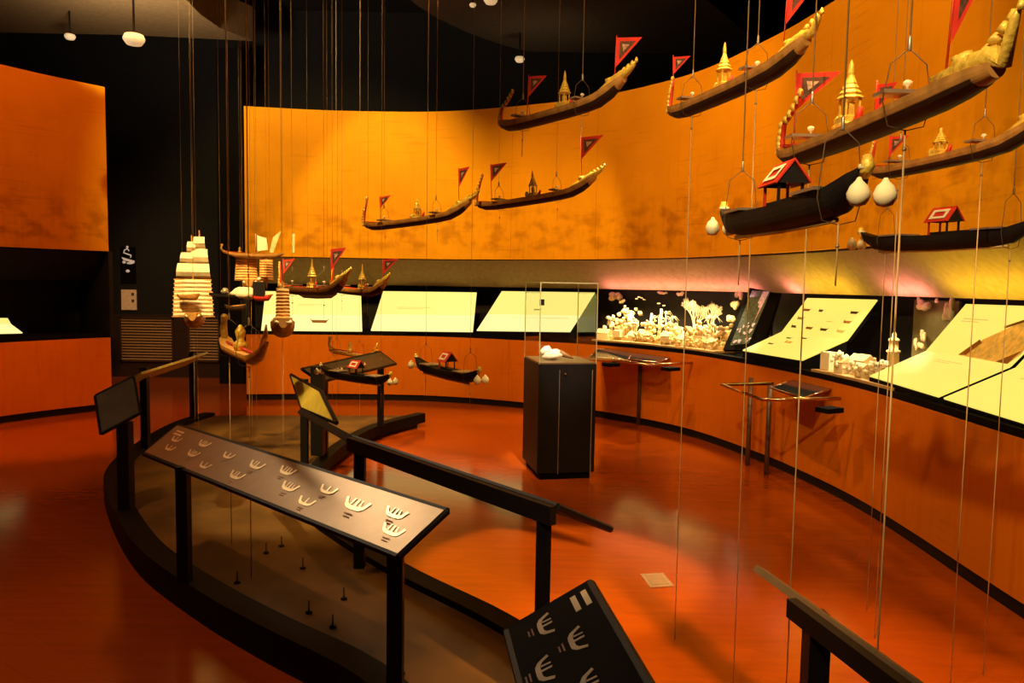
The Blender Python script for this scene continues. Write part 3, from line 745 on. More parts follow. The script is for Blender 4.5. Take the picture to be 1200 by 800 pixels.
for i in range(15): tree(t1, u0 + Lu * (.03 + .067 * i), rd.uniform(.22, .40), .06, rd.uniform(.16, .26), rd.uniform(.08, .12), 20 + i, M_PAPER if i % 3 == 0 else M_PAPERY)
for i in range(10): tree(t1, u0 + Lu * (.30 + .07 * i), .12, .02, rd.uniform(.08, .13), rd.uniform(.05, .08), 60 + i)
palm(t1, u0 + Lu * .50, .30, .06, .27, .2); palm(t1, u0 + Lu * .76, .42, .06, .30, .7); palm(t1, u0 + Lu * .40, .45, .06, .32, 1.4); palm(t1, u0 + Lu * .33, .5, .06, .26, .9)
# tall white cards at the back left, chimney-like trunks
for f, h, r in ((.27, .36, .020), (.34, .42, .022), (.12, .34, .05)): MB().tube([P(t1, u0 + Lu * f, .5, .05), P(t1, u0 + Lu * f + .02, .5, h)], [r, r * .7], 8).build('card_trunk', M_PAPER, t1)
tree(t1, u0 + Lu * .10, .55, .06, .42, .13, 90, M_PAPERY)
# big bare branching tree
def bare_tree(t, u, off, h, seed):
    c = P(t, u, off, .06); mb = MB(); rr = random.Random(seed)
    tang = Vector((*(RW.at(u + .1) - RW.at(u - .1)), 0)).normalized()
    def grow(p, d, L, r, k):
        q = p + d * L; mb.tube([p, q], [r, r * .7], 5, True, False)
        if k == 0: return
        for i in range(3):
            a = (-.55, 0.05, .55)[i] + rr.uniform(-.2, .2)
            e = (d + tang * a + Vector((0, 0, .12)) + Vector((rr.uniform(-.1, .1), rr.uniform(-.15, .15), 0))).normalized()
            grow(p.lerp(q, rr.uniform(.6, 1)), e, L * rr.uniform(.66, .8), r * .62, k - 1)
    grow(c, Vector((0, 0, 1)), h * .34, .020, 5)
    mb.build('bare_tree', mat('grey_card_branches', (.62, .48, .30), .8), t)
bare_tree(t1, u0 + Lu * .60, .48, .52, 5); bare_tree(t1, u0 + Lu * .68, .55, .50, 8)
# paper clouds and birds hanging on threads inside the recess
def cloud(t, x, y, off, sx, sz, seed):
    p, u = RW.hit(x, y, off); c = p - Vector(t.location); mb = MB(); rr = random.Random(seed)
    tang = Vector((*(RW.at(u + .1) - RW.at(u - .1)), 0)).normalized()
    for i in range(6): mb.blob(c + tang * rr.uniform(-.8, .8) * sx + Vector((0, 0, rr.uniform(-.5, .5) * sz)), (sx * .45, .012, sz * .6), seed * 7 + i, 9, 5, .15)
    mb.build('card_cloud', M_PAPERY, t)
cloud(t1, 722, 347, .60, .10, .06, 1); cloud(t1, 729, 353, .60, .04, .03, 2); cloud(t1, 776, 343, .60, .06, .02, 3); cloud(t1, 797, 344, .60, .05, .03, 4)
for x, y in ((746, 350), (749, 348), (752, 349), (755, 351), (772, 355.5), (778, 358)):
    c = RW.hit(x, y, .58)[0] - Vector(t1.location); MB().blob(c, (.022, .006, .009), int(x), 6, 4, .2).build('card_bird', M_PAPER, t1)
cloud(t1, 866, 345, .62, .05, .06, 5); cloud(t1, 862, 358, .62, .06, .06, 6); cloud(t1, 858, 372, .62, .07, .05, 7)

# second diorama: white houses and a stupa
u2 = RW.hit(958, 440, .08)[1]; u3 = RW.hit(1054, 466, .08)[1]; u4 = RW.hit(1019, 452, .06)[1]
t2 = diorama('white model houses with a small tower between two backlit panels', u2, u3)
local_strip(t2, u2, u4 - .02, [(.02, 0), (.60, 0), (.60, .02), (.02, .02)], 'base', M_LEDGE)
local_strip(t2, u4 - .02, u3, [(.018, 0), (.045, 0), (.045, .02), (.018, .02)], 'ledge', M_LEDGE)
L2 = u4 - u2
house(t2, u2 + L2 * .10, .14, .02, .13, .10, .15, False); house(t2, u2 + L2 * .38, .12, .02, .12, .09, .09); house(t2, u2 + L2 * .60, .20, .02, .13, .1, .12)
house(t2, u2 + L2 * .74, .12, .02, .10, .08, .07); house(t2, u2 + L2 * .3, .30, .02, .14, .1, .10)
for i in range(8): tree(t2, u2 + L2 * (.16 + .10 * i), rd.uniform(.08, .34), .02, rd.uniform(.09, .17), rd.uniform(.05, .08), 120 + i, M_PAPER)
c = RW.hit(1040, 425, .45)[0] - Vector(t2.location)
MB().box((c.x, c.y, .05), (.16, .14, .10)).build('card_house', M_PAPERY, t2)
c = RW.hit(1047, 412, .45)[0] - Vector(t2.location); c.z = .10
sp = MB().lathe([(.046, 0), (.042, .10), (.052, .105), (.052, .12), (.036, .125), (.034, .19), (.042, .195), (.04, .21), (.016, .225), (.018, .245), (.004, .275)], tuple(c), 12).build('card_tower', mat('cream_tower_card', (.80, .62, .28), .7), t2)
# backdrop with cut-out leaves behind it
q0, uu = RW.hit(1096, 380, .70)
t3 = thing('cutout_backdrop', 'narrow olive backdrop with pale cut-out leaves behind the map panel', 'backdrop', (q0.x, q0.y, zc))
ua, ub_ = RW.hit(1070, 380, .72)[1], RW.hit(1123, 380, .72)[1]
local_strip(t3, ua, ub_, [(.72, 0), (.74, 0), (.74, .62), (.72, .62)], 'backing', mat('olive_backing', (.16, .12, .03), .8))
for x, y, sx, sz, s in ((1084, 358, .07, .05, 21), (1078, 352, .03, .03, 22), (1112, 362, .05, .09, 23), (1108, 373, .03, .05, 24), (1082, 394, .03, .05, 25), (1073, 403, .02, .05, 26), (1079, 405, .03, .03, 27), (1098, 352, .02, .02, 28)): cloud(t3, x, y, .66, sx, sz, s)
# lamps of the dioramas and the pink strip light under the hood
def arealamp(u, off, z, tgt_off, tgt_z, power, L, color):
    a, b = RW.at(u, off), RW.at(u, tgt_off)
    o = strip((a.x, a.y, z), (b.x, b.y, tgt_z), power, L, .04, color); return o
for f in (.15, .38, .62, .85):
    a = RW.at(u0 + Lu * f, .30); spot((a.x, a.y, 1.70), (a.x, a.y, .95), 62, 120, .6, (1.0, .80, .40), .03)
for k in range(8): arealamp(u0 + .04 + k * .27, .38, 1.56, .46, 1.75, 0.95, .25, (1.0, .30, .42))
arealamp(RW.hit(937, 342, .5)[1], .38, 1.56, .46, 1.75, 1.2, .15, (1.0, .30, .42))
for f in (.2, .7):
    a = RW.at(u2 + L2 * f, .28); spot((a.x, a.y, 1.66), (a.x, a.y, .95), 30, 110, .6, (1.0, .85, .50), .03)
a = RW.at(uu, .44)
for k in (-.1, .15): arealamp(uu + k, .38, 1.56, .46, 1.75, 1.3, .22, (1.0, .30, .42))
spot((a.x, a.y, 1.55), (q0.x, q0.y, 1.2), 4, 90, .6, (1.0, .8, .5), .03)

for x, n_, pw in ((975, 2, 2.0), (1175, 3, 2.0)):  # hidden yellow lamps added to brighten the hood
    uc = RW.hit(x, 330, .45)[1]
    for k in range(n_): arealamp(uc + (k - (n_ - 1) / 2) * .36, .30, 1.50, .34, 1.80, pw, .30, (1.0, .66, .05))

# ------------------------------------------------------------------ brass-tube reading tables by the right wall
def tube_table(label, loop, back, posts, plates, boxes):
    base = Vector((posts[0][0], posts[0][1], 0))
    t = thing('reading_table', label, 'table', base)
    MB().tube([p - base for p in loop], .014, 8).build('tube_frame', M_CHROME, t)
    for q_ in plates:
        n = (q_[1] - q_[0]).cross(q_[-1] - q_[0]).normalized()
        if n.z < 0: n = -n
        MB().slab([p - base for p in q_], .015, n).build('dark_glass_plate', mat('smoked_glass_plate', (.02, .02, .022), .08), t)
        e = MB()
        for i in range(len(q_)): e.tube([q_[i] - base, q_[(i + 1) % len(q_)] - base], .006, 5)
        e.build('plate_edge', M_CHROME, t)
    for p in posts: MB().tube([(p[0] - base.x, p[1] - base.y, 0), (p[0] - base.x, p[1] - base.y, p[2])], .022, 10).build('leg', mat('brown_tube_leg', (.10, .045, .02), .4), t)
    for p in boxes: MB().box(tuple(p - base), (.16, .12, .035), .5).build('control_box', M_BLACKP, t)
    return t
z1 = .82
g = lambda x, y, z=z1: at_z(x, y, z)
tube_table('brass-edged dark table along the curved wall behind the glass case', [g(688, 421), g(735, 424), g(762, 427.5), g(818, 424.5)], None,
           [tuple(at_z(748, 498, 0).xy) + (z1,)], [[g(700, 409, .87), g(745, 408, .87), g(735, 422), g(690, 419)], [g(745, 409, .87), g(800, 412.5, .87), g(772, 424.5), g(725, 419)]],
           [g(716, 427, .79), g(786, 432, .79)])
g2 = lambda x, y, z=.83: at_z(x, y, z)
tube_table('brass-tube reading table with a dark glass plate beside the right wall', [g2(906, 449.5), g2(846, 450.5), g2(893, 468), g2(985, 467)], None,
           [tuple(at_z(876, 545, 0).xy) + (.82,), tuple(at_z(898, 556, 0).xy) + (.82,)], [[g2(903, 453.5), g2(941, 466), g2(988, 451, .86), g2(946, 440, .86)]], [g2(972, 480, .77)])

# floor plate
fp = [at_z(x, y, .006) for x, y in ((750, 672), (777, 671), (790, 686), (762, 688))]
b0 = sum(fp, Vector()) / 4
t = thing('floor_outlet', 'small metal outlet plate set in the red floor', 'outlet', (b0.x, b0.y, 0))
MB().slab([p - Vector((b0.x, b0.y, 0)) for p in fp], .005, (0, 0, 1)).build('plate', M_OUTLET, t)
MB().slab([(p - b0) * .7 + Vector((0, 0, .008)) for p in fp], .002, (0, 0, 1)).build('hinged_cover', mat('worn_floor_plate', (.5, .33, .17), .35, metal=.6), t)

# ------------------------------------------------------------------ ceiling lamps
for x, y, Y, r, zt, lab in ((157, 46, 8.0, .105, 5.2, 'large pale dome lamp on a cord under the left ceiling raft'), (82, 43, 10.6, .07, 5.2, 'small pale dome lamp left of the large one'),
                            (609, 69.5, 11.8, .075, 5.4, 'small round lamp at the edge of the middle raft'), (575, 0, 10.0, .09, 5.4, 'lamp cut by the top edge of the picture'),
                            (554, 6, 10.4, .045, 5.4, 'tiny lamp next to the one cut by the top edge')):
    p = at_y(x, y, Y)
    zt = max(zt, p.z + .1) if p.z < 5.9 else 6.0
    t = thing('pendant_lamp', lab, 'lamp', p, 0, 'ceiling lamps')
    MB().lathe([(r * .25, -r * .62), (r * .7, -r * .5), (r * .97, -r * .12), (r, r * .1), (r * .86, r * .42), (r * .3, r * .55)], (0, 0, 0), 16).build('dome', M_LAMP, t)
    MB().tube([(0, 0, r * .5), (0, 0, zt - p.z)], .012, 6).build('cord', M_BLACK, t)

# ------------------------------------------------------------------ hanging barges
def hull_mesh(st, k=7):
    """st: (x, keel z, depth, half beam); closed shell with a sunk deck"""
    vs = []; fs = []; n = 2 * k + 1 + 2
    for x, zk, d, w in st:
        for j in range(2 * k + 1):
            a = PI * j / (2 * k); yy = -w * math.cos(a); zz = zk + d * (1 - math.sin(a) ** 0.75 if True else 0)
            vs.append((x, yy, zz))
        vs.append((x, w * .78, zk + d)); vs.append((x, -w * .78, zk + d))
    for i in range(len(st) - 1):
        for j in range(n): j2 = (j + 1) % n; fs.append((i*n+j, i*n+j2, (i+1)*n+j2, (i+1)*n+j))
    fs.append(tuple(range(n))); fs.append(tuple((len(st)-1)*n + j for j in range(n - 1, -1, -1)))
    return MB().add(vs, fs, False)
WIRES_TOP = 5.98
def frame(stern, bow):
    u = (bow - stern).normalized()
    return math.atan2(u.y, u.x), math.asin(u.z)
def wires(o, xs, zt, down, deck=0.05):
    """cradle loop round the hull, cord to the ceiling, cord below; world-vertical whatever the boat's trim"""
    Mi = o.matrix_world.inverted()
    for i, x in enumerate(xs):
        w_ = .055
        loop = [(x, -w_ * .1, zt), (x, -w_ * .75, zt - .03), (x, -w_, deck), (x, -w_ * .75, -.004), (x, 0, -.014), (x, w_ * .75, -.004), (x, w_, deck), (x, w_ * .75, zt - .03), (x, w_ * .1, zt)]
        MB().tube(loop, .0013, 5).build('cradle_loop', M_WIREB, o)
        MB().lathe([(.004, 0), (.005, .004), (.004, .03), (.002, .034)], (x, 0, zt - .002), 8).build('cord_clip', M_GREY, o)
        top = o.matrix_world @ Vector((x, 0, zt + .02)); 
        MB().tube([Mi @ top, Mi @ Vector((top.x, top.y, WIRES_TOP))], .0022 if top.y < 4.6 else .0010, 5).build('suspension_cord', M_WIRE, o)
        bot = o.matrix_world @ Vector((x, 0, -.012)); zb = down if down is not None else bot.z - .14
        MB().tube([Mi @ bot, Mi @ Vector((bot.x, bot.y, zb))], .0022 if bot.y < 4.6 else .0008, 5).build('lower_cord', M_WIRE, o)
        MB().blob(Mi @ Vector((bot.x, bot.y, bot.z - .05)), .005, i, 6, 5, .05).build('weight', M_GREY, o)
def place(name, label, stern, bow, group, L=0.8):
    rz, pt = frame(stern, bow); k = (bow - stern).length / L
    o = bpy.data.objects.new(name, None); COL.objects.link(o); o.empty_display_size = .1
    o.matrix_world = Matrix.Translation(stern) @ Matrix.Rotation(rz, 4, 'Z') @ Matrix.Rotation(-pt, 4, 'Y') @ Matrix.Scale(k, 4)
    bpy.context.view_layer.update()
    return tag(o, label, 'model boat', group)
def flag(o, x, zp0, z0, z1, L, ang, lean=0.0):
    """pole from the deck, triangular red flag with dark centre"""
    r = MB().tube([(x, 0, zp0), (x + lean, 0, z1 + .01)], .0025, 5).build('flag_pole', M_RED, o)
    d = Vector((math.cos(ang), math.sin(ang), 0)); n = Vector((-d.y, d.x, 0)); h = z1 - z0
    a, b, c = Vector((x + lean, 0, z1)), Vector((x + lean * .6, 0, z0)), Vector((x + lean, 0, z1 + .012)) + d * L
    MB().slab([a, b, c], .002, n).build('flag_field', M_FLAG, r)
    g = (a + b + c) / 3
    sh = lambda p, k: g + (p - g) * k
    mb = MB()
    for s in (1, -1): mb.slab([sh(p, .62) + n * (.002 * s - .001) for p in (a, b, c)], .0008 * s, n)
    mb.build('flag_centre', M_FLAGI, r)
    mb = MB()
    for s in (1, -1): mb.slab([sh(a, .34) + n * (.0035 * s - .001), sh(b, .22) + n * (.0035 * s - .001), sh(c, .26) + n * (.0035 * s - .001)], .0008 * s, n)
    mb.build('flag_emblem', M_FLAGW, r)
GS = [(-.115, .050, .030, .010), (-.09, .030, .045, .026), (-.03, .008, .052, .040), (.05, 0, .052, .046), (.25, -.003, .050, .050), (.45, -.003, .050, .050), (.62, 0, .052, .048), (.72, .008, .054, .044), (.80, .032, .052, .038), (.86, .064, .044, .028), (.90, .090, .034, .018)]
def gold_barge(label, stern, bow, down=None, pav=.38, pav_h=.19, tail_h=.24, tail_lean=.07, flags=(), xs=(.10, .60), group='hanging gilded barges', top=.16, tip=(.975, .165), figure=False, rise=1.0, zs=1.0):
    o = place('royal_barge', label, stern, bow, group)
    st = [(x, zk * (rise if x > .65 else 1), d * zs, w_) for x, zk, d, w_ in GS]
    hull_mesh(st).build('hull', M_WOOD, o)
    # dark bottom strake, a thin shell over the lower half of the hull
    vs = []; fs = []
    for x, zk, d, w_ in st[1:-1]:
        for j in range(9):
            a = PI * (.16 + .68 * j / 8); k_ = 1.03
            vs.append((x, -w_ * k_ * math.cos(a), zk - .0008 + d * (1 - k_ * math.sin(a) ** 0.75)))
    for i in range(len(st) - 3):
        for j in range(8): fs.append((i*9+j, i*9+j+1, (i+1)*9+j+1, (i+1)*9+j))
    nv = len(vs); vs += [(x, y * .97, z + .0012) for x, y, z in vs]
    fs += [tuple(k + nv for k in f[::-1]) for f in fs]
    MB().add(vs, fs).build('bottom_strake', mat('dark_lower_hull', (0.045, 0.022, 0.010), 0.6, spec=0.2), o)
    MB().tube([(-.09, .0, .073), (.05, 0, .0525), (.45, 0, .0475), (.72, 0, .062), (.82, 0, .085)], .006, 6).build('deck_rail', M_RED, o)
    # gilded prow sweeping up and forward
    tx, tz = tip; tz = .066 + (tz - .066) * 1.0
    lift = lambda z, x: z - (1 - rise) * max(0, (x - .70)) * .45
    pr = [(.70, 0, .066), (.78, 0, .085), (.84, 0, .108), (.89, 0, .128), (.93 + (tx-.975)*.6, 0, .140 + (tz-.165)*.6), (tx - .015, 0, tz - .008), (tx, 0, tz + .012)]
    pr = [(x, y, lift(z, x) if i < 5 else z) for i, (x, y, z) in enumerate(pr)]
    MB().tube(pr, [.012, .024, .028, .022, .014, .009, .002], 8).build('prow', M_GOLD, o)
    mb = MB()
    for i in range(5): f = i / 4; mb.lathe([(.007, 0), (.018 - .010 * f, .008), (.003, .022)], (.87 + (tx - .87) * f, 0, lift(.128, .87) + (tz - lift(.128, .87)) * f), 8)
    mb.build('prow_crest', M_GOLD, o)
    MB().blob((.80, 0, lift(.112, .80)), (.028, .022, .022), 3, 8, 6, .2).build('prow_mane', M_GOLD, o)
    # tail post
    tl = [(-.105, 0, .055), (-.11, 0, .09), (-.10, 0, .14), (-.11 + tail_lean * .6, 0, tail_h * .8), (-.11 + tail_lean, 0, tail_h)]
    tp = MB().tube(tl, [.010, .009, .008, .006, .004], 8).build('tail_post', M_RED, o)
    mb = MB()
    for i in range(11):
        f = i / 10; k = f * (len(tl) - 1); j = min(int(k), len(tl) - 2); p = Vector(tl[j]).lerp(Vector(tl[j+1]), k - j)
        mb.blob(p + Vector((-.009, -.003, 0)), (.016 - .007 * f, .016 - .007 * f, .013), i, 7, 5, .1)
    mb.build('gilded_scale', M_GOLD, tp)
    # pavilion
    c = (pav, 0, .046); h = pav_h
    b = MB().lathe([(.040, 0), (.044, .006), (.036, .012), (.038, .024), (.030, .028)], c, 4, False, PI / 4).build('pavilion', M_GOLD, o)
    mb = MB()
    for sx, sy in ((1, 1), (1, -1), (-1, 1), (-1, -1)): mb.box((pav + sx * .017, sy * .017, .046 + .028 + h * .13), (.005, .005, h * .26))
    mb.box((pav, 0, .046 + .028 + h * .10), (.018, .018, h * .2)); mb.build('pavilion_post', M_GOLD, b)
    z = .028 + h * .26; pf = []
    for i in range(5):
        r = .034 - .006 * i; pf += [(r, z), (r * .72, z + h * .055)]; z += h * .075
    pf += [(.008, z), (.006, z + h * .12), (.0015, h)]
    MB().lathe(pf, c, 8, False).build('spire', M_GOLD, b)
    MB().blob((pav - .055, 0, .070), (.016, .014, .020), 7, 7, 6, .2).build('ornament', M_GOLD, o)
    MB().tube([(pav + .045, 0, .05), (pav + .062, 0, .085)], [.012, .006], 6).build('red_cushion', M_RED, o)
    for x in xs:
        br = MB().box((x, 0, .066), (.05, .13, .008)).build('cradle_bar', M_GREY, o)
        MB().lathe([(.003, 0), (.003, .012), (.010, .016), (.010, .022), (.004, .026)], (x, 0, .070), 8).build('lamp_knob', M_CREAM, br)
    for f in flags: flag(o, f[0], f[1], f[2], f[3], f[4], f[5] - math.atan2(o.matrix_world[1][0], o.matrix_world[0][0]), f[6])
    if figure: MB().lathe([(.014, 0), (.016, .02), (.008, .035), (.011, .045), (.009, .06), (.002, .068)], (pav, 0, .05), 8).build('gilded_figure', M_GOLD, o)
    wires(o, xs, top, down)
    return o
def zz(px, z): return at_z(px[0], px[1], z)
def keel(p, q_, L=.8):
    best = None
    for i in range(600, 4400, 4):
        z = i / 1000
        if abs(z - EYE) < .03: continue
        a, b = at_z(p[0], p[1], z), at_z(q_[0], q_[1], z)
        if a.y < 0 or b.y < 0: continue
        e = abs((a - b).length - L)
        if best is None or e < best[0]: best = (e, a, b)
    return best[1], best[2]
def kz(p, q_, Ya, Yb): return at_y(p[0], p[1], Ya), at_y(q_[0], q_[1], Yb)
# flag tuples: x, pole foot z, low corner z, high corner z, length, direction (radians from the bow axis)
FL = PI * .93
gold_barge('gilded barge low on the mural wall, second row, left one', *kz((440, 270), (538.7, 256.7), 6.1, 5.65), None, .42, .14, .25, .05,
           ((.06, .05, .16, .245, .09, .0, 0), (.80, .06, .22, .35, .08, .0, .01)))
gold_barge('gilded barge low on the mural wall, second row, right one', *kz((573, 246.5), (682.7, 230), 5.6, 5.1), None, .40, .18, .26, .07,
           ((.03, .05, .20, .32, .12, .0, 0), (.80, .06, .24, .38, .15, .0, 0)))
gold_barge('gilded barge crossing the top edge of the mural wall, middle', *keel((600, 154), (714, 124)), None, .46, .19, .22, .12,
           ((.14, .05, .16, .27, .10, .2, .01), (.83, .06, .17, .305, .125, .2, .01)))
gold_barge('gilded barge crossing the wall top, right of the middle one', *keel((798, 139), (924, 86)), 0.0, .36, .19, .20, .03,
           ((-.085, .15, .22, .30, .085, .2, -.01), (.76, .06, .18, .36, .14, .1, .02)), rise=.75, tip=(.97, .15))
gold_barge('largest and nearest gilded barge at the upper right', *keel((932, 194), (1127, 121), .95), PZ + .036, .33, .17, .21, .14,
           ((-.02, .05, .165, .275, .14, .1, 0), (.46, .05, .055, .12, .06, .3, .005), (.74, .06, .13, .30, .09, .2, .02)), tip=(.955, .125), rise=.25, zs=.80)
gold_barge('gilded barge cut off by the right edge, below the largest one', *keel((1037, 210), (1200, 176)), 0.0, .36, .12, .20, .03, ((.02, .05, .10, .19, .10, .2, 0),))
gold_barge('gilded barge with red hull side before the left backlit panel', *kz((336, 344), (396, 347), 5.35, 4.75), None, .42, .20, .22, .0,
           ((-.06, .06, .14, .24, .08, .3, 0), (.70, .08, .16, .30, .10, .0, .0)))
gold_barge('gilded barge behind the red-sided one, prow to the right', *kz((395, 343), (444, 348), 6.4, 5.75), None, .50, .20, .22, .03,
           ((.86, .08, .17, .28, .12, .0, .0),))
M_GILTW = mat('gilded_timber', (0.80, 0.42, 0.07), 0.45, var=0.25, scale=40)
def bird_barge(label, stern, bow, down):
    """small gilded barge with a bird-headed bow and a seated figure"""
    o = place('bird_barge', label, stern, bow, 'bird-headed barges')
    hull_mesh([(-.02, .05, .03, .012), (.0, .02, .05, .03), (.08, 0, .044, .036), (.4, 0, .042, .038), (.7, .002, .042, .034), (.82, .026, .036, .026), (.90, .062, .028, .018), (.97, .105, .018, .010)]).build('hull', M_GILTW, o)
    nk = MB().tube([(-.01, 0, .06), (-.04, 0, .10), (-.03, 0, .15), (-.01, 0, .17)], [.020, .018, .015, .018], 8).build('bird_neck', M_GOLD, o)
    mb = MB().blob((-.02, 0, .175), (.028, .018, .018), 2, 8, 6, .05); mb.tube([(-.045, 0, .175), (-.075, 0, .165)], [.010, .002], 6); mb.build('bird_head', M_GOLD, nk)
    MB().lathe([(.030, 0), (.034, .03), (.016, .045), (.020, .06), (.024, .085), (.012, .105), (.004, .115)], (.42, 0, .045), 10).build('gilded_figure', M_GOLD, o)
    MB().tube([(.05, 0, .054), (.7, 0, .054)], .006, 6).build('deck_rail', M_RED, o)
    MB().tube([(.90, 0, .10), (.96, 0, .15), (.97, 0, .19)], [.014, .010, .003], 8).build('tail', M_GOLD, o)
    wires(o, (.12, .62), .17, down)
    return o
bird_barge('low gilded bird-headed barge above the platform, left of the curved wall', *keel((264, 412), (302, 431), .92), PZ)
bird_barge('high gilded bird-headed barge over the tan sails', *kz((261, 297), (298, 300), 6.55, 6.85), None)
bird_barge('gilded bird-headed barge over the far reading panel', *keel((388, 414), (432, 421)), PZ)
def black_barge(label, stern, bow, down, roof_x=.40):
    o = place('black_barge', label, stern, bow, 'black barges with canopies')
    hull_mesh([(-.10, .085, .02, .014), (-.07, .050, .045, .028), (.0, .010, .065, .042), (.1, 0, .068, .050), (.4, -.004, .066, .054), (.66, 0, .068, .050), (.75, .010, .065, .042), (.82, .050, .045, .028), (.85, .085, .02, .014)]).build('hull', M_HBLACK, o)
    MB().tube([(.02, 0, -.001), (.4, 0, -.006), (.73, 0, -.001)], .007, 6).build('keel_strip', mat('gilded_strip', (.60, .38, .10), .4), o)
    for s, x in ((-1, -.10), (1, .85)):
        hd = MB().tube([(x, 0, .085), (x + s * .018, 0, .108), (x + s * .012, 0, .130)], [.012, .016, .010], 8).build('gilded_head', M_GOLD, o)
        MB().lathe([(.006, 0), (.018, .003), (.018, .012), (.006, .016)], (x + s * .01, 0, .098), 8).build('collar', M_WHITE, hd)
        for sy in (1, -1):
            MB().lathe([(.003, -.058), (.016, -.054), (.024, -.040), (.025, -.028), (.018, -.012), (.008, -.002), (.004, .006)], (x + s * .04, sy * .03, .072), 12).build('tassel', M_WHITE, hd)
    # gabled red canopy
    c = roof_x; rf = MB()
    X0, X1, ym, ze, zr = c - .066, c + .066, .050, .122, .186
    for s in (1, -1): rf.slab([(X0, s * ym, ze), (X1, s * ym, ze), (X1, 0, zr), (X0, 0, zr)], .005)
    ro_ = rf.build('canopy', M_RED, o)
    mb = MB()
    for s in (1, -1):
        f = lambda u, v: (X0 + (X1 - X0) * u, s * (ym * (1 - v)) + s * .003, ze + (zr - ze) * v + .003)
        for (ua, ub, va, vb) in ((.16, .84, .16, .32), (.16, .84, .66, .82), (.16, .28, .32, .66), (.72, .84, .32, .66)):
            mb.slab([f(ua, va), f(ub, va), f(ub, vb), f(ua, vb)], .001)
    mb.build('pale_border', M_CREAM, ro_)
    for x in (X0 + .004, X1 - .004): MB().slab([(x, -ym * .92, ze), (x, ym * .92, ze), (x, 0, zr - .006)], .004).build('gable', M_HBLACK, ro_)
    for sx in (1, -1):
        for sy in (1, -1): MB().box((c + sx * .050, sy * .033, .096), (.007, .007, .075)).build('canopy_post', M_RED if sx < 0 else M_HBLACK, o)
    for x in (.14, .66): MB().box((x, 0, .074), (.14, .12, .008)).build('cradle_bar', M_GREY, o)
    MB().box((.5, 0, .071), (.3, .06, .01)).build('bench', M_HBLACK, o)
    wires(o, (.06, .74), .21, down)
    return o
black_barge('near black barge with red canopy and white tassels below the largest gilded one', *keel((860, 278), (997, 254), .76), None)
black_barge('black barge with red canopy cut by the right edge', *keel((1027, 295), (1200, 287)), 0.0)
black_barge('black barge with red canopy hanging before the orange dado, right of the far panel', *keel((495, 436), (556, 451)), None)
black_barge('black barge with red canopy in front of the far reading panel', *keel((385, 442), (452, 452), .62), None)

# ------------------------------------------------------------------ hanging junks
def junk(label, p_keel, Y, rz, L, sails, m_sail, hullm, down=PZ, ocean=False, group='hanging junks'):
    """p_keel: picture point of the keel middle; sails: (x, z0, z1, width, battens) in metres"""
    b = at_y(p_keel[0], p_keel[1], Y)
    o = thing('junk_ship', label, 'model boat', b, rz, group)
    h = hull_mesh([(-L*.5, .07, .06, .03), (-L*.4, .03, .085, .06), (-L*.15, 0, .10, .075), (L*.2, 0, .10, .07), (L*.42, .03, .085, .05), (L*.5, .08, .05, .02)])
    h.build('hull', hullm, o)
    MB().box((-L*.34, 0, .115), (L*.2, .11, .03)).build('stern_cabin', hullm, o)
    for sy in (1, -1): MB().blob((-L*.45, sy * .03, .105), (.02, .022, .016), 3, 7, 5, .2).build('deck_cargo', M_CREAM, o)
    for (x, z0, z1, w_, nb, ya) in sails:
        ms = MB().tube([(x, ya, .06), (x, ya, z1 + .05)], [.008, .005], 6).build('mast', M_WOOD, o)
        k = max(nb, 1) * 4; vs = []; fs = []; T = .006
        for i in range(k + 1):
            f = i / k; z = z0 + (z1 - z0) * f; ww = w_ * (1 - .12 * f) if nb else w_ * (1 - .18 * f)
            bul = .010 * math.sin(PI * ((f * max(nb, 1)) % 1)) + (0 if nb else .05 * math.sin(PI * f))
            for y_ in (-ww / 2, 0, ww / 2): vs.append((x - .012 - bul - (0 if y_ else .012), ya + y_, z))
        for i in range(k):
            for j in range(2): fs.append((i*3+j, i*3+j+1, (i+1)*3+j+1, (i+1)*3+j))
        s = MB().add(vs, fs, False)
        off_ = len(s.v); s.add([(a + T, b_, c) for a, b_, c in vs], [f[::-1] for f in fs])
        s.build('sail', m_sail, ms)
        for i in range(nb + 1 if nb else 0):
            z = z0 + (z1 - z0) * i / nb; ww = w_ * (1 - .12 * i / nb) * 1.06
            MB().tube([(x - .016, ya - ww / 2, z), (x - .016, ya + ww / 2, z)], .005, 5).build('batten', M_ORSAIL if m_sail is M_CREAM else M_WOOD, ms)
    Mi = Matrix.Translation(b) @ Matrix.Rotation(rz, 4, 'Z')
    for x in (-L * .3, L * .3):
        MB().tube([(x, .0, .1), (x, .0, WIRES_TOP - b.z)], .0010, 5).build('suspension_cord', M_WIRE, o)
        MB().tube([(x, .0, 0.004), (x, .0, down - b.z)], .0008, 5).build('lower_cord', M_WIRE, o)
    return o
# local -x faces the viewer's left; turned so that the sails face the camera
face = PI / 2 + .32
junk('tall cream-sailed junk hanging at the left over the platform', (229, 384), 6.0, face, .60,
     [(-.16, .095, .375, .285, 9, .0), (-.04, .37, .50, .125, 0, .065), (-.03, .37, .50, .155, 0, -.045), (.0, .49, .585, .105, 0, .05), (.01, .485, .615, .135, 0, -.04), (.03, .58, .67, .07, 0, .02), (.04, .605, .71, .095, 0, -.035)], M_CREAM, M_WOOD)
junk('tan batten-sailed junk under the high bird-headed barge', (297, 346), 6.2, face - .1, .55,
     [(-.14, .12, .285, .17, 8, .035), (.02, .12, .285, .11, 8, -.10)], M_ORSAIL, M_WOOD)
junk('narrow tall-sailed junk at the front of the left barge group', (331, 395), 4.9, face, .36, [(-.10, .10, .31, .085, 10, .0)], M_ORSAIL, M_WOOD)
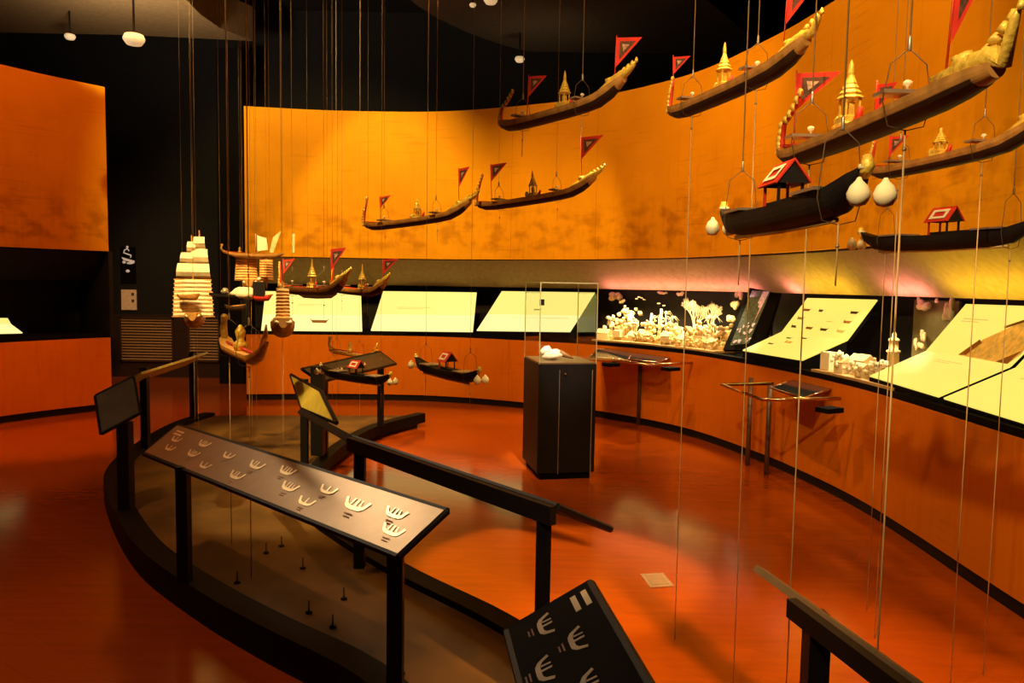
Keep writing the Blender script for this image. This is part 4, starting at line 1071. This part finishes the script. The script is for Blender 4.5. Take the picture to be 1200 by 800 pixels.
# small boats and bundle of the left group
def small_boat(label, p, Y, L, rz, m, top=None):
    b = at_y(p[0], p[1], Y); o = thing('small_boat', label, 'model boat', b, rz)
    hull_mesh([(-L*.5, .03, .02, .01), (-L*.35, .005, .035, .03), (0, 0, .036, .036), (L*.35, .005, .035, .03), (L*.5, .035, .02, .008)], 5).build('hull', m, o)
    if top == 'cabin': MB().box((-.02, 0, .09), (.08, .05, .11)).build('cabin', M_HBLACK, o); MB().blob((-.02, 0, .165), .016, 3, 8, 6, .1).build('figure_head', M_CREAM, o)
    if top == 'cargo': MB().blob((.10, 0, .05), (.11, .05, .045), 6, 12, 8, .15).build('pale_bundle', M_CREAM, o); MB().blob((-.05, 0, .06), (.03, .03, .03), 7, 8, 6, .2).build('gear', M_GREY, o)
    if top == 'sail':
        MB().tube([(0, 0, .03), (0, 0, .19)], .004, 6).build('mast', M_WOOD, o)
        MB().slab([(.01, 0, .06), (.09, 0, .07), (.08, 0, .16), (.01, 0, .18)], .003).build('sail', M_CREAM, o)
        MB().slab([(.10, .0, .05), (.13, .0, .05), (.19, 0, .22), (.13, 0, .17)], .004).build('pennant', M_GREENL, o)
        MB().slab([(.27, .0, .05), (.29, .0, .05), (.295, 0, .20), (.275, 0, .20)], .004).build('pennant', M_GREENL, o)
    else: MB().tube([(-.08, 0, .03), (.08, 0, .05)], .006, 5).build('oar', M_WOOD, o)
    for x in (-L * .25, L * .25):
        MB().tube([(x, 0, .03), (x, 0, WIRES_TOP - b.z)], .0008, 5).build('suspension_cord', M_WIRE, o)
    return o
small_boat('small red boat with black cabin right of the pale bundle boat', (307, 353), 5.75, .14, .1, M_RED, 'cabin')
small_boat('dark small boat with a pale bundle under the tan junk', (272, 351), 5.8, .33, .1, M_HBLACK, 'cargo')
small_boat('faint dark boat below the pale bundle boat', (276, 364), 6.3, .17, .1, mat('brown_black_hull', (.06, .03, .015), .5))
small_boat('brown boat with cream sail and green pennants behind the high bird barge', (300, 303), 6.0, .42, .15, M_WOOD, 'sail')
small_boat('dark round-bodied boat behind the red-sided barge', (372, 350), 5.9, .30, .0, mat('dark_brown_hull', (.09, .04, .02), .5))
small_boat('tiny brown boat hanging in front of the cream-sailed junk', (221, 352), 5.75, .16, .15, M_WOOD)
